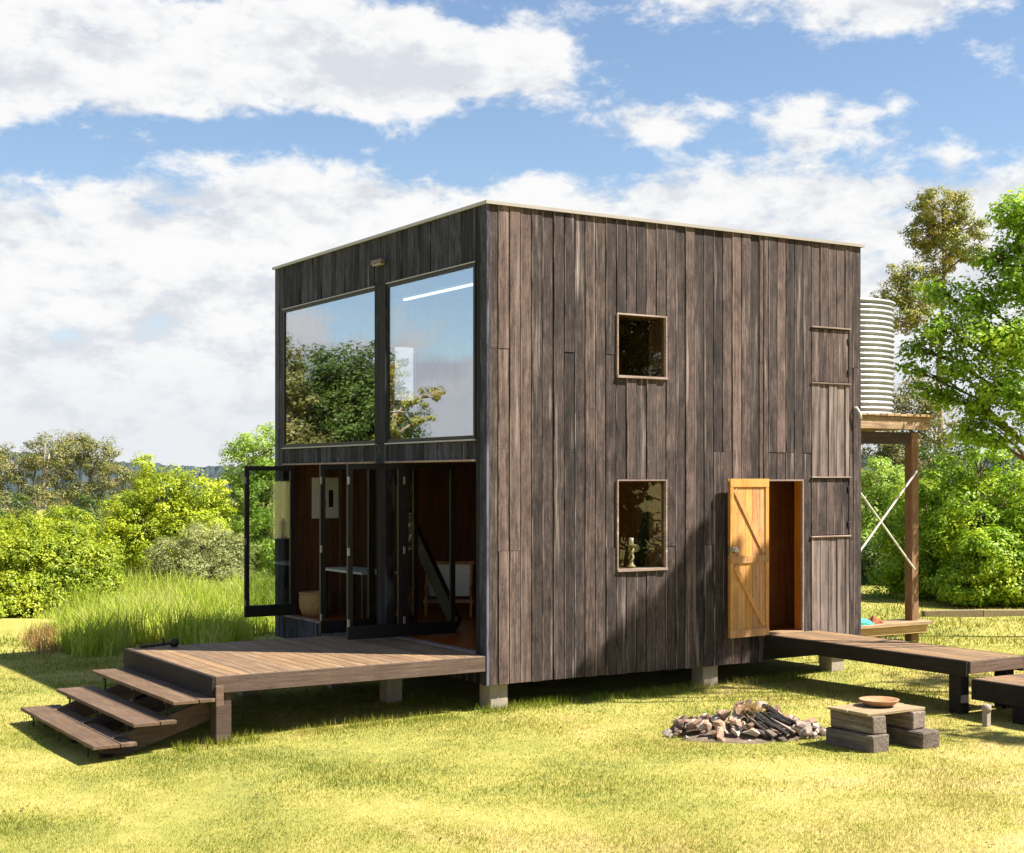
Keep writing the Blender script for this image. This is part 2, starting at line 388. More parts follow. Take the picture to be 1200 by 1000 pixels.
class MB:
    """collects world-space geometry for ONE object"""
    def __init__(s): s.v = []; s.f = []
    def add(s, v, f):
        o = len(s.v); s.v += [tuple(p) for p in v]; s.f += [tuple(i + o for i in q) for q in f]; return s
    def box(s, x0, x1, y0, y1, z0, z1):
        v = [(x0, y0, z0), (x1, y0, z0), (x1, y1, z0), (x0, y1, z0), (x0, y0, z1), (x1, y0, z1), (x1, y1, z1), (x0, y1, z1)]
        return s.add(v, [(0, 3, 2, 1), (4, 5, 6, 7), (0, 1, 5, 4), (1, 2, 6, 5), (2, 3, 7, 6), (3, 0, 4, 7)])
    def cbox(s, x0, x1, y0, y1, z0, z1, c=0.004, jit=0.0):
        """box with chamfered edges"""
        cx, cy, cz = (x0 + x1) / 2, (y0 + y1) / 2, (z0 + z1) / 2
        hx, hy, hz = (x1 - x0) / 2, (y1 - y0) / 2, (z1 - z0) / 2
        c = min(c, hx * .45, hy * .45, hz * .45)
        v = []; f = []; idx = {}
        for sx in (-1, 1):
            for sy in (-1, 1):
                for sz in (-1, 1):
                    j = [random.uniform(-jit, jit) for _ in range(3)]
                    for a in range(3):
                        h = [hx, hy, hz]; p = [sx * (h[0] - c), sy * (h[1] - c), sz * (h[2] - c)]
                        p[a] = (sx, sy, sz)[a] * h[a]
                        idx[(sx, sy, sz, a)] = len(v); v.append((cx + p[0] + j[0], cy + p[1] + j[1], cz + p[2] + j[2]))
        def face(q):                                   # orient outward
            P = [Vector(v[i]) for i in q]; n = (P[1] - P[0]).cross(P[2] - P[0])
            m = sum(P, Vector()) / len(P) - Vector((cx, cy, cz))
            f.append(tuple(q) if n.dot(m) > 0 else tuple(reversed(q)))
        for a in range(3):
            b, d = [k for k in range(3) if k != a]
            for sg in (-1, 1):
                q = []
                for (p, r) in ((-1, -1), (1, -1), (1, 1), (-1, 1)):
                    t = [0, 0, 0]; t[a] = sg; t[b] = p; t[d] = r; q.append(idx[(*t, a)])
                face(q)
        for a in range(3):                               # edges run along a
            b, d = [k for k in range(3) if k != a]
            for p in (-1, 1):
                for r in (-1, 1):
                    t0 = [0, 0, 0]; t0[b] = p; t0[d] = r; t1 = list(t0); t0[a] = -1; t1[a] = 1
                    face([idx[(*t0, b)], idx[(*t1, b)], idx[(*t1, d)], idx[(*t0, d)]])
        for sx in (-1, 1):
            for sy in (-1, 1):
                for sz in (-1, 1): face([idx[(sx, sy, sz, k)] for k in range(3)])
        return s.add(v, f)
    def beam(s, a, b, wd, ht, up=(0, 0, 1)):
        """rectangular bar from a to b; wd sideways, ht along up"""
        a, b = Vector(a), Vector(b); d = (b - a).normalized(); u = Vector(up)
        sd_ = d.cross(u)
        if sd_.length < 1e-4: sd_ = Vector((1, 0, 0))
        sd_.normalize(); u = sd_.cross(d).normalized()
        v = []
        for p in (a, b):
            for (i, j) in ((-1, -1), (1, -1), (1, 1), (-1, 1)): v.append(p + sd_ * i * wd / 2 + u * j * ht / 2)
        return s.add(v, [(0, 1, 2, 3), (7, 6, 5, 4), (0, 4, 5, 1), (1, 5, 6, 2), (2, 6, 7, 3), (3, 7, 4, 0)])
    def tube(s, pts, rad, n=8, cap=True):
        pts = [Vector(p) for p in pts]; o = len(s.v); rings = []
        prev = None
        for k, p in enumerate(pts):
            d = (pts[min(k + 1, len(pts) - 1)] - pts[max(k - 1, 0)]).normalized()
            a = d.orthogonal().normalized() if prev is None else (prev - d * prev.dot(d)).normalized()
            prev = a; b = d.cross(a); r = rad[k] if hasattr(rad, '__len__') else rad
            ring = []
            for i in range(n):
                t = 2 * math.pi * i / n; q = p + (a * math.cos(t) + b * math.sin(t)) * r
                ring.append(len(s.v)); s.v.append(tuple(q))
            rings.append(ring)
        for A, B in zip(rings, rings[1:]):
            for i in range(n): s.f.append((A[i], A[(i + 1) % n], B[(i + 1) % n], B[i]))
        if cap: s.f.append(tuple(reversed(rings[0]))); s.f.append(tuple(rings[-1]))
        return s
    def lathe(s, c, prof, n=24):
        rings = []
        for (r, z) in prof:
            ring = []
            for i in range(n):
                t = 2 * math.pi * i / n; ring.append(len(s.v)); s.v.append((c[0] + r * math.cos(t), c[1] + r * math.sin(t), c[2] + z))
            rings.append(ring)
        for A, B in zip(rings, rings[1:]):
            for i in range(n): s.f.append((A[i], A[(i + 1) % n], B[(i + 1) % n], B[i]))
        return s
    def obj(s, name, mat, parent=None, smooth=False, base=False): return mesh_obj(name, s.v, s.f, mat, parent, smooth, base)


def at(px, depth, z=None, py=None):
    """a place in the world found from the photograph: bearing px, distance, height"""
    p = CAM + FW * depth + RT * ((px - 600) / F_PX * depth)
    p.z = z if z is not None else (CAM.z + (562 - py) / F_PX * depth if py is not None else gz(p.x, p.y))
    return p


def sst(a, b, x):
    t = np.clip((np.asarray(x, float) - a) / (b - a), 0, 1); return t * t * (3 - 2 * t)


def gz(x, y):
    """ground height"""
    x = np.asarray(x, float); y = np.asarray(y, float)
    h = 0.012 * np.clip(x, -5, 8)
    h = h - 0.10 * sst(-3.2, -5.2, x) * sst(7, 3, y)
    h = h - 4.2 * sst(15, 75, y) * sst(18, -12, x - 0.45 * y)
    r = np.hypot(x, y)
    h = h + 0.018 * (np.sin(x * 0.9 + 1.3) * np.sin(y * 0.8 + 0.4) + 0.6 * np.sin(x * 2.3) * np.sin(y * 1.9 + 2)) * (r < 60)
    return h


# ------------------------------------------------------------------ the ground
def make_ground():
    def axis(c):
        near = np.arange(-26, 46.01, 0.5)
        far = np.array([60, 75, 95, 130, 180, 260, 400, 700, 1200, 2200])
        return np.concatenate([(c - far[::-1] - 20), near, far + c])
    X = axis(0.0); Y = axis(0.0)
    gx, gy = np.meshgrid(X, Y, indexing='ij'); Z = gz(gx, gy)
    nx, ny = len(X), len(Y)
    V = np.stack([gx, gy, Z], -1).reshape(-1, 3)
    i, j = np.meshgrid(np.arange(nx - 1), np.arange(ny - 1), indexing='ij')
    a = (i * ny + j).ravel(); Fq = np.stack([a, a + ny, a + ny + 1, a + 1], 1)
    me = bpy.data.meshes.new('ground'); me.from_pydata(V.tolist(), [], Fq.tolist())
    me.materials.append(MATS['lawn_soil']); me.polygons.foreach_set('use_smooth', [True] * len(me.polygons)); me.update()
    o = link(bpy.data.objects.new('ground', me)); tag(o, 'sunlit lawn of short yellow green grass', None, None, 'structure')


make_ground()


def tri_mesh(name, V, nper, mat, lv, parent=None, faces_per=None):
    """fast mesh from arrays: V (n, nper, 3) leaf polygons"""
    n = V.shape[0]; V = V.reshape(-1, 3); c = (V.min(0) + V.max(0)) / 2; c[2] = V[:, 2].min()
    me = bpy.data.meshes.new(name)
    me.vertices.add(len(V)); me.vertices.foreach_set('co', (V - c).astype(np.float32).ravel())
    if faces_per is None: faces_per = [tuple(range(nper))]
    loops = []; sizes = []
    base = np.arange(n) * nper
    pat = np.concatenate([np.array(f) for f in faces_per]); per = [len(f) for f in faces_per]
    L = (base[:, None] + pat[None, :]).ravel().astype(np.int32)
    sz = np.tile(np.array(per, np.int32), n); st = np.concatenate([[0], np.cumsum(sz)[:-1]]).astype(np.int32)
    me.loops.add(len(L)); me.loops.foreach_set('vertex_index', L)
    me.polygons.add(len(sz)); me.polygons.foreach_set('loop_start', st); me.polygons.foreach_set('loop_total', sz)
    a = me.attributes.new('lv', 'FLOAT', 'POINT'); a.data.foreach_set('value', np.repeat(lv, nper).astype(np.float32))
    me.materials.append(MATS[mat]); me.update(calc_edges=True); me.validate()
    return link(bpy.data.objects.new(name, me), parent, c)


def blades(name, P, h, wd, mat, rng, lean=0.35, lv=None, seg=1):
    """upright blades at points P (n,3)"""
    n = len(P); az = rng.uniform(0, 2 * np.pi, n); u = np.stack([np.cos(az), np.sin(az), np.zeros(n)], 1)
    la = rng.uniform(0, 2 * np.pi, n); le = np.abs(rng.normal(0, lean, n))
    tip = np.stack([np.cos(la) * le, np.sin(la) * le, np.ones(n)], 1) * h[:, None]
    if lv is None: lv = rng.uniform(0, 1, n)
    if seg == 1:
        V = np.stack([P - u * wd[:, None] / 2, P + u * wd[:, None] / 2, P + tip], 1)
        return tri_mesh(name, V, 3, mat, lv)
    mid = tip * 0.55; mid[:, :2] *= 0.45
    V = np.stack([P - u * wd[:, None] / 2, P + u * wd[:, None] / 2, P + mid + u * wd[:, None] * .42, P + mid - u * wd[:, None] * .42, P + tip], 1)
    return tri_mesh(name, V, 5, mat, lv, faces_per=[(0, 1, 2, 3), (3, 2, 4)])


def make_lawn():
    rng = np.random.default_rng(3)
    P = []; H = []; W = []
    for (d0, d1, dens, h0, h1, wd) in ((9.6, 13.0, 6500, .014, .038, .0048), (13.0, 17.5, 3600, .016, .042, .006), (17.5, 24, 1100, .025, .060, .010), (24, 40, 260, .04, .09, .018)):
        nn = int(dens * (d1 - d0) * (d0 + d1) / 2 * 0.76)
        d = np.sqrt(rng.uniform(d0 * d0, d1 * d1, nn)); l = d * rng.uniform(-0.38, 0.38, nn)
        x = CAM.x + FW.x * d + RT.x * l; y = CAM.y + FW.y * d + RT.y * l
        # uneven cover: thin in places
        c = 0.5 + 0.5 * np.sin(x * 1.7 + 1.1 * np.sin(y * 1.3)) * np.sin(y * 1.9 + 0.8 * np.sin(x * 2.1))
        k = (rng.uniform(0, 1, nn) < 0.45 + 0.55 * c) & ~((x > 0.2) & (x < 6.1) & (y > 0.5) & (y < 6.4))
        x, y, c = x[k], y[k], c[k]
        P.append(np.stack([x, y, gz(x, y) - 0.004], 1)); H.append(rng.uniform(h0, h1, len(x)) * (0.62 + 0.5 * c)); W.append(np.full(len(x), wd) * rng.uniform(.7, 1.3, len(x)))
    o = blades('lawn_grass', np.concatenate(P), np.concatenate(H), np.concatenate(W), 'grass_blade', rng, 0.55)
    tag(o, 'short yellow green grass covering the lawn', 'grass', None, 'stuff')
    # taller fringe along the shade line of deck and cabin
    n = 5200; t = rng.uniform(0, 1, n); x = -3.9 + t * 9.2; y = rng.normal(0.02, .12, n) - 0.05
    keep = (np.sin(x * 3.1) + np.sin(x * 7.7 + 1)) * .5 + rng.uniform(-.6, 1, n) > 0.1
    x, y = x[keep], y[keep]; n = len(x)
    o = blades('grass_fringe', np.stack([x, y, gz(x, y)], 1), rng.uniform(.05, .13, n), rng.uniform(.006, .011, n), 'grass_blade', rng, 0.4)
    tag(o, 'longer grass left standing along the cabin and deck edge', 'grass', None, 'stuff')


make_lawn()


def make_litter():
    rng = np.random.default_rng(23); n = 900
    d = np.sqrt(rng.uniform(9.8 ** 2, 22 ** 2, n)); l = d * rng.uniform(-.36, .36, n)
    P = np.stack([CAM.x + FW.x * d + RT.x * l, CAM.y + FW.y * d + RT.y * l, np.zeros(n)], 1); P[:, 2] = gz(P[:, 0], P[:, 1]) + rng.uniform(.012, .035, n)
    o = leaf_cloud('leaf_litter', P, np.tile(np.array([0, 0, 1.0]), (n, 1)), .05, 'dry_leaf', rng, None, .4)
    tag(o, 'scattered dry brown leaves on the lawn', 'leaves', None, 'stuff')


def make_hill():
    rng = np.random.default_rng(11)
    az = np.radians(np.linspace(-60, 60, 1100)); V = []; F = []
    rows = 9
    for k, a in enumerate(az):
        d = FW * math.cos(a) + RT * math.sin(a)
        px = 600 + F_PX * math.tan(a) if abs(a) < 1 else (3000 if a > 0 else -2500)
        top = 9.0 + 3.2 * math.sin(px / 105.0 + 2.2) * math.exp(-((px - 200) / 500) ** 2) + 2.0 * math.sin(px / 420.0)
        for r in range(rows):
            t = r / (rows - 1); dist = 330 + 130 * t
            z = -9 + (top + 9) * (1 - (1 - t) ** 1.6) + (rng.uniform(-.45, .45) if r else 0)
            p = CAM + d * (dist + rng.uniform(-2, 2)); V.append((p.x, p.y, z))
    for i in range(len(az) - 1):
        for r in range(rows - 1):
            a = i * rows + r; F.append((a, a + rows, a + rows + 1, a + 1))
    o = mesh_obj('hill', V, F, 'hill_forest_hazed'); tag(o, 'low dark forested ridge on the horizon', None, None, 'structure')


make_hill()

# ------------------------------------------------------------------ the cabin
LX, LY = 6.30, 6.59
ZB, ZF, ZT = 0.325, 0.69, 6.18                     # cladding foot, floor level, cladding top
W = LX / 39.0
cabin = thing('timber_cabin', (LX / 2, LY / 2, 0.0), 'two storey cube cabin clad in weathered dark vertical timber boards', 'cabin')


def grid_wall(axis, c0, c1, u0, u1, z0, z1, openings):
    """a wall slab between c0..c1 (across), u0..u1 (along), with rectangular openings"""
    mb = MB(); us = sorted({u0, u1, *[o[0] for o in openings], *[o[1] for o in openings]})
    us = [u for u in us if u0 <= u <= u1]
    for a, b in zip(us, us[1:]):
        zs = [(z0, z1)]
        for (p, q, zl, zh) in openings:
            if p < (a + b) / 2 < q:
                nz = []
                for (s, e) in zs:
                    if zh <= s or zl >= e: nz.append((s, e)); continue
                    if s < zl: nz.append((s, zl))
                    if e > zh: nz.append((zh, e))
                zs = nz
        for (s, e) in zs:
            if axis == 'x': mb.box(a, b, c0, c1, s, e)
            else: mb.box(c0, c1, a, b, s, e)
    return mb


def clad(parent, mat, axis, total, width, zb, zt, openings, joints, seed, tmin=.014, tmax=.032, zcut=None, back=0.0, side=-1, u_start=0.0):
    """vertical boards, each an object; axis 'x': wall in plane y=back facing -y; 'y': plane x=back facing -x"""
    rr = random.Random(seed); n = round(total / width); width = total / n
    for k in range(n):
        a, b = u_start + k * width, u_start + (k + 1) * width
        cuts = sorted({a, b, *[c for o in openings for c in o[:2] if a + .012 < c < b - .012]})
        for (p, q) in zip(cuts, cuts[1:]):
            m = (p + q) / 2; z0 = zb if zcut is None else zcut(m)
            segs = [(z0, zt)]
            for (u0, u1, zl, zh) in openings:
                if u0 < m < u1:
                    ns = []
                    for (s, e) in segs:
                        if zh <= s or zl >= e: ns.append((s, e)); continue
                        if s < zl: ns.append((s, zl))
                        if e > zh: ns.append((zh, e))
                    segs = ns
            js = sorted(j for j, pr in joints if rr.random() < pr); tone = rr.random(); wash = 1.0 if (axis == 'x' and 33 * W < m < 37.4 * W) else 0.0
            if axis == 'x' and 12 * W < m < 17 * W: wash = .08; tone = min(tone, .5)
            for (s, e) in segs:
                zz = [s] + [j for j in js if s + .25 < j < e - .25] + [e]
                for (s2, e2) in zip(zz, zz[1:]):
                    t = rr.uniform(tmin, tmax); g0 = rr.uniform(.0045, .0085); g1 = rr.uniform(.0045, .0085)
                    zl_, zh_ = s2 + (.0015 if s2 > s else rr.uniform(-.004, .004) * (s2 == z0)), e2 - .0015
                    mb = MB()
                    if axis == 'x': mb.cbox(p + g0, q - g1, back - t, back + .004, zl_, zh_, .003)
                    else: mb.cbox(back - t, back + .004, p + g0, q - g1, zl_, zh_, .003)
                    o = mb.obj('board', mat, parent); o.color = (min(1, max(0, tone + rr.uniform(-.13, .13))), wash * rr.uniform(.5, 1) * (1 if e2 < 4.3 else .15), 0, 1)


def part(name, mat, parent, *boxes, smooth=False, chamfer=0.0):
    mb = MB()
    for b in boxes:
        if chamfer: mb.cbox(*b, chamfer)
        else: mb.box(*b)
    return mb.obj(name, mat, parent, smooth)


# openings in the south wall (along x): two windows, the doorway, two shuttered hatches
WIN_U = (12 * W, 17 * W, 4.15, 4.97); WIN_L = (12 * W, 17 * W, 1.655, 2.83)
DOOR = (4.435, 32 * W, 0.66, 2.83)
HAT_U = (33 * W, 37.5 * W, 4.20, 4.97); HAT_L = (33 * W, 37.5 * W, 2.03, 2.85)
BK = 0.03                                             # cladding back plane
wall_s = grid_wall('x', BK, .10, BK, LX - .03, ZB + .02, ZT, [WIN_U, WIN_L, DOOR]).obj('wall', 'house_wrap', cabin)
grid_wall('x', .10, .125, .10, LX - .1, ZF, ZT - .2, [WIN_U, WIN_L, DOOR]).obj('wall_lining', 'ply_lining', cabin)
clad(wall_s, 'clad_brown', 'x', LX, W, ZB, ZT, [WIN_U, WIN_L, DOOR, HAT_U, HAT_L], [(4.43, .30), (1.95, .30), (3.20, .22)], 21,
     zcut=lambda u: ZB if u < 4.435 else 0.50, back=BK)
# hatches: board shutters set a little back, with bleached ledges above and below
for i, (u0, u1, z0, z1) in enumerate((HAT_U, HAT_L)):
    sh = part('shutter', 'house_wrap', cabin, (u0 + .004, u1 - .004, BK - .004, BK + .02, z0, z1))
    nb = 5; bw = (u1 - u0 - .02) / nb
    for k in range(nb):
        MB().cbox(u0 + .01 + k * bw + .002, u0 + .01 + (k + 1) * bw - .002, .012, .0265, z0 + .012, z1 - .012, .003).obj('board', 'clad_brown', sh).color = (random.random(), 0, 0, 1)
    for z in (z0 - .018, z1):
        MB().cbox(u0 - .02, u1 + .02, -.022, .02, z, z + .020, .003).obj('ledge', 'trim_bleached', sh)
    for z in (z0 + .12, z1 - .2):
        MB().cbox(u1 - .03, u1 + .002, -.008, .01, z, z + .08, .003).obj('hinge', 'steel_dark', sh)

for (u0, u1, z0, z1), shot in ((WIN_U, 0), (WIN_L, 1)):
    fr = MB(); t = .019
    fr.box(u0, u1, -.02, .16, z1 - t, z1); fr.box(u0, u1, -.035, .20, z0 - .012, z0 + t)
    fr.box(u0, u0 + t, -.019, .159, z0 + t, z1 - t); fr.box(u1 - t, u1, -.019, .159, z0 + t, z1 - t)
    win = fr.obj('window', 'trim_bleached', cabin)
    rv = MB(); rv.box(u1 - t - .02, u1 - t - .001, .05, .33, z0 + t, z1 - t); rv.box(u0 + t + .001, u0 + t + .02, .05, .33, z0 + t, z1 - t)
    rv.box(u0 + t, u1 - t, .201, .36, z0 + .004, z0 + t - .002); rv.box(u0 + t + .02, u1 - t - .02, .05, .33, z1 - t - .02, z1 - t - .001)
    rv.obj('reveal', 'ply_lining', win)
    part('pane', 'glass_small', win, (u0 + t, u1 - t, .030, .036, z0 + t, z1 - t))

# the doorway
jm = MB(); jm.box(DOOR[0], DOOR[0] + .022, .0, .03, DOOR[2], DOOR[3]); jm.box(DOOR[1] - .022, DOOR[1], -.008, .03, DOOR[2], DOOR[3])
jm.box(DOOR[0] + .022, DOOR[1] - .022, -.008, .03, DOOR[3] - .022, DOOR[3]); jf = jm.obj('door_frame', 'trim_bleached', cabin)
jm = MB(); jm.box(DOOR[0], DOOR[0] + .021, .031, .16, DOOR[2], DOOR[3] - .001); jm.box(DOOR[1] - .021, DOOR[1], .031, .16, DOOR[2], DOOR[3] - .001)
jm.box(DOOR[0] + .022, DOOR[1] - .022, .031, .16, DOOR[3] - .021, DOOR[3] - .001); jm.obj('reveal', 'ply_entry_lit', jf)
part('threshold', 'deck_wood', cabin, (DOOR[0] + .031, DOOR[1] - .031, -.05, .2, .655, .715), chamfer=.006)


def make_door():
    ang = R(5); hx, hy = DOOR[0] + .01, -.055
    dl = Vector((-math.cos(ang), -math.sin(ang), 0)); nl = Vector((math.sin(ang), -math.cos(ang), 0))   # along leaf, outward
    def pt(u, n, z): return Vector((hx, hy, 0)) + dl * u + nl * n + Vector((0, 0, z))
    def bar(u0, u1, n0, n1, z0, z1):
        v = [pt(u, n, z) for z in (z0, z1) for (u, n) in ((u0, n0), (u1, n0), (u1, n1), (u0, n1))]
        return MB().add(v, [(0, 1, 2, 3), (7, 6, 5, 4), (0, 4, 5, 1), (1, 5, 6, 2), (2, 6, 7, 3), (3, 7, 4, 0)])
    z0, z1, wd = .70, 2.84, .745
    leaf = bar(0, wd, -.012, 0.0, z0, z1).obj('door', 'pine_door', cabin)
    n = 5; bw = (wd - .05) / n
    for k in range(n): bar(.025 + k * bw + .003, .025 + (k + 1) * bw - .003, .0005, .018, z0 + .02, z1 - .02).obj('board', 'pine_door', leaf)
    for (a, b) in ((z0, z0 + .10), (z1 - .11, z1), (1.70, 1.80)): bar(.0, wd, .0185, .04, a, b).obj('rail', 'pine_door', leaf)
    for u in (0, wd - .06): bar(u, u + .06, .0182, .036, z0 + .101, z1 - .111).obj('stile', 'pine_door', leaf)
    for (za, zb_) in ((1.80, z1 - .11), (z0 + .10, 1.70)):
        a, b = pt(.09, .028, za + .04), pt(wd - .09, .028, zb_ - .04)
        MB().beam(a, b, .020, .07, up=(0, 0, 1)).obj('brace', 'pine_door', leaf)
    k = MB(); c = pt(wd - .05, .04, 1.88)
    k.tube([c, c + nl * .02, c + nl * .035, c + nl * .06, c + nl * .075], [.042, .042, .018, .046, .016], 14)
    c2 = pt(wd - .05, -.012, 1.88); k.tube([c2, c2 - nl * .03], [.02, .02], 10)
    k.obj('door_knob', 'steel', leaf, True)
    bar(wd - .0002, wd + .004, -.008, .03, 1.82, 1.94).obj('latch_plate', 'steel', leaf)


make_door()

# west facade: two great panes above, folding doors below
OPU1 = (.284, 2.676, 3.33, 5.50); OPU2 = (2.987, 6.243, 3.33, 5.50)
OPL = (.284, 6.243, ZF, 3.07)
wall_w = grid_wall('y', BK, .10, .031, LY, ZB + .02, ZT, [OPU1, OPU2, (OPL[0], OPL[1], ZF - .02, OPL[3])]).obj('wall', 'house_wrap', cabin)
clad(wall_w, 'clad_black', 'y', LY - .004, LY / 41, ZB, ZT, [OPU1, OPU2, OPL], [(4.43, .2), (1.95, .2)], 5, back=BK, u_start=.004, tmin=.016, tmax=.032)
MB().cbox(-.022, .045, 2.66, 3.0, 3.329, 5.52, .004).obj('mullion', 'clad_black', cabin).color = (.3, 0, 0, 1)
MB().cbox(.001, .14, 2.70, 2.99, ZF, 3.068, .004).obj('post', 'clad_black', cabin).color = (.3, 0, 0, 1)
for (y0, y1, z0, z1) in (OPU1, OPU2):
    t = .045; fr = MB()
    fr.box(-.006, .10, y0, y1, z1 - t, z1); fr.box(-.006, .10, y0, y1, z0, z0 + t)
    fr.box(-.005, .099, y0, y0 + t, z0 + t, z1 - t); fr.box(-.005, .099, y1 - t, y1, z0 + t, z1 - t)
    wn = fr.obj('window', 'dark_joinery', cabin)
    part('pane', 'glass_upper', wn, (.012, .020, y0 + t, y1 - t, z0 + t, z1 - t))
    part('sill', 'facade_flashing', wn, (-.035, .02, y0, y1, z0 - .022, z0 - .002), chamfer=.003)
    part('head_flashing', 'facade_flashing', wn, (-.022, .0, y0 - .01, y1 + .01, z1 + .001, z1 + .014))
for (y0, y1) in ((.284, 2.68), (2.99, 6.243)):
    part('head_trim', 'trim_bleached', cabin, (-.026, .03, y0, y1, 3.052, 3.078), chamfer=.003)

# the other two walls, roof, floors
part('wall', 'clad_brown', cabin, (LX - .1, LX, .03, LY - .004, ZB, ZT - .003))
part('wall_lining', 'ply_lining', cabin, (LX - .13, LX - .101, .126, LY - .14, ZF, ZT - .2))
BWIN = [(2.02, 2.50, 4.15, 5.05), (1.4, 1.75, 1.7, 2.9)]
grid_wall('x', LY - .1, LY, .101, LX - .102, ZB, ZT - .003, BWIN[:1]).obj('wall', 'clad_brown', cabin)
grid_wall('x', LY - .13, LY - .101, .101, LX - .14, ZF, ZT - .2, BWIN[:1]).obj('wall_lining', 'ply_lining', cabin)
grid_wall('y', .101, .125, .126, LY - .14, ZF, ZT - .2, [OPU1, OPU2, OPL]).obj('wall_lining', 'ply_lining', cabin)
part('floor', 'floor_boards', cabin, (.126, LX - .14, .127, LY - .14, ZF - .05, ZF))
part('door_sill', 'trim_bleached', cabin, (.0, .125, .29, 6.24, ZF - .019, ZF + .012), chamfer=.004)
part('subfloor', 'house_wrap', cabin, (.105, LX - .12, .105, LY - .12, ZB + .03, ZF - .052))
part('upper_floor', 'ply_lining', cabin, (.127, LX - .14, .127, LY - .14, 3.08, 3.27))
part('ceiling', 'white_paint', cabin, (.127, LX - .14, .127, LY - .14, ZT - .26, ZT - .205))
rf = part('roof', 'flashing', cabin, (.0, LX, .0, LY, ZT + .002, ZT + .03))
part('flashing', 'flashing', rf, (-.03, LX + .03, -.03, -.0, ZT - .004, ZT + .036))
part('flashing', 'facade_flashing', rf, (-.032, -.002, .0, LY + .03, ZT - .004, ZT + .036))
part('flashing', 'flashing', rf, (LX + .001, LX + .03, .0, LY + .03, ZT - .004, ZT + .036))
lm_, lg_, lo_ = newmat('tube_light'); le_ = lg_.new('ShaderNodeEmission'); le_.inputs[0].default_value = (1, .97, .92, 1); le_.inputs[1].default_value = .8; lg_.l.new(le_.outputs[0], lo_.inputs[0])
bt = thing('batten_light', (.585, 1.9, 5.36), 'thin white batten light glowing behind the upper right pane', 'light')
part('housing', 'white_paint', bt, (.56, .61, .5, 3.3, 5.405, 5.44)); part('tube', 'tube_light', bt, (.565, .605, .52, 3.28, 5.375, 5.404), chamfer=.008)
part('hanger', 'white_paint', bt, (.575, .595, .9, .92, 5.44, ZT - .26)); part('hanger', 'white_paint', bt, (.575, .595, 2.9, 2.92, 5.44, ZT - .26))
# partition by the entry, raking timbers inside
part('partition', 'ply_lining', cabin, (4.42, 4.50, .9, 3.4, ZF, 3.08))
part('partition', 'ply_entry_lit', cabin, (4.501, LX - .14, .95, 1.02, ZF, 3.08))
MB().beam((3.55, 2.0, .72), (4.18, 2.0, 3.06), .07, .16, up=(1, 0, 0)).obj('brace', 'dark_joinery', cabin)
MB().beam((1.27, 2.95, .75), (1.28, 5.25, 3.02), .08, .24).obj('brace', 'dark_joinery', cabin)


def fold_leaf(x0, x1, y, th=.045):
    """glazed folding-door leaf standing square to the facade at distance y"""
    z0, z1, s = ZF + .035, 3.035, .07
    fr = MB(); h = th / 2
    fr.box(x0, x0 + s, y - h, y + h, z0, z1); fr.box(x1 - s, x1, y - h, y + h, z0, z1)
    fr.box(x0 + s, x1 - s, y - h + .001, y + h - .001, z1 - s, z1); fr.box(x0 + s, x1 - s, y - h + .001, y + h - .001, z0, z0 + .17)
    lf = fr.obj('folding_door', 'dark_joinery', cabin)
    part('pane', 'glass_fold', lf, (x0 + s, x1 - s, y - .004, y + .004, z0 + .17, z1 - s))
    for z in (z0 + .22, (z0 + z1) / 2, z1 - .22):
        part('hinge', 'steel', lf, (x0 - .008, x0 + .022, y - h - .008, y - h, z - .05, z + .05), chamfer=.003)
    return lf


fold_leaf(-.80, .02, 5.86); fold_leaf(-.77, .04, 5.93)
fold_leaf(-.80, .0, 3.10); fold_leaf(-.02, .74, 3.16)
fold_leaf(-.82, -.005, 2.20); fold_leaf(.005, .80, 2.20)
for (x, y) in ((.10, .10), (3.45, .10), (5.80, .10), (.10, 3.2), (3.45, 3.2), (5.80, 3.2), (.10, 6.2), (3.45, 6.2), (5.80, 6.2)):
    g_ = float(gz(x, y)); MB().cbox(x, x + .26, y, y + .26, g_ - .15, ZB + .028, .012).obj('concrete_pier', 'concrete', cabin)

# ------------------------------------------------------------------ deck, steps, boardwalk
DX, DY, DZ = -3.455, 3.12, 0.685
deck = thing('timber_deck', (DX / 2, DY / 2, 0), 'low brown timber deck in front of the folding glass doors', 'deck')
nb = 24; bw = (-DX) / nb
for k in range(nb):
    MB().cbox(DX + k * bw + .003, DX + (k + 1) * bw - .003, .031, DY, DZ - .03 + random.uniform(-.001, .001), DZ + random.uniform(-.0015, .0015), .004).obj('deck_board', 'deck_wood', deck)
MB().cbox(DX, -.035, -.02, .028, DZ - .185, DZ - .002, .005).obj('fascia', 'deck_beam_x', deck)
MB().cbox(DX - .045, DX - .002, -.02, DY + .02, DZ - .24, DZ - .001, .005).obj('fascia', 'deck_beam_y_shaded', deck)
MB().cbox(DX, -.035, DY + .002, DY + .045, DZ - .2, DZ - .004, .005).obj('fascia', 'deck_beam_x', deck)
for y in (.55, 1.3, 2.05, 2.75): MB().box(DX + .01, -.04, y, y + .07, DZ - .17, DZ - .032).obj('joist', 'deck_beam_x', deck)
for (x, y) in ((DX + .02, .03), (DX + .02, 2.85)):
    g_ = float(gz(x, y)); MB().cbox(x, x + .18, y, y + .16, g_ - .1, DZ - .187, .008).obj('post', 'deck_beam_x' if y < 1 else 'deck_beam_y_shaded', deck)
MB().cbox(DX - .01, DX + .08, -.055, -.022, DZ - .33, DZ - .10, .005).obj('cleat', 'deck_beam_x', deck)
for (x, y) in ((-.72, 1.25), (-.72, 2.9), (-2.0, 2.9)):
    g_ = float(gz(x, y)); MB().cbox(x, x + .22, y, y + .22, g_ - .1, DZ - .172, .01).obj('concrete_pier', 'concrete', deck)

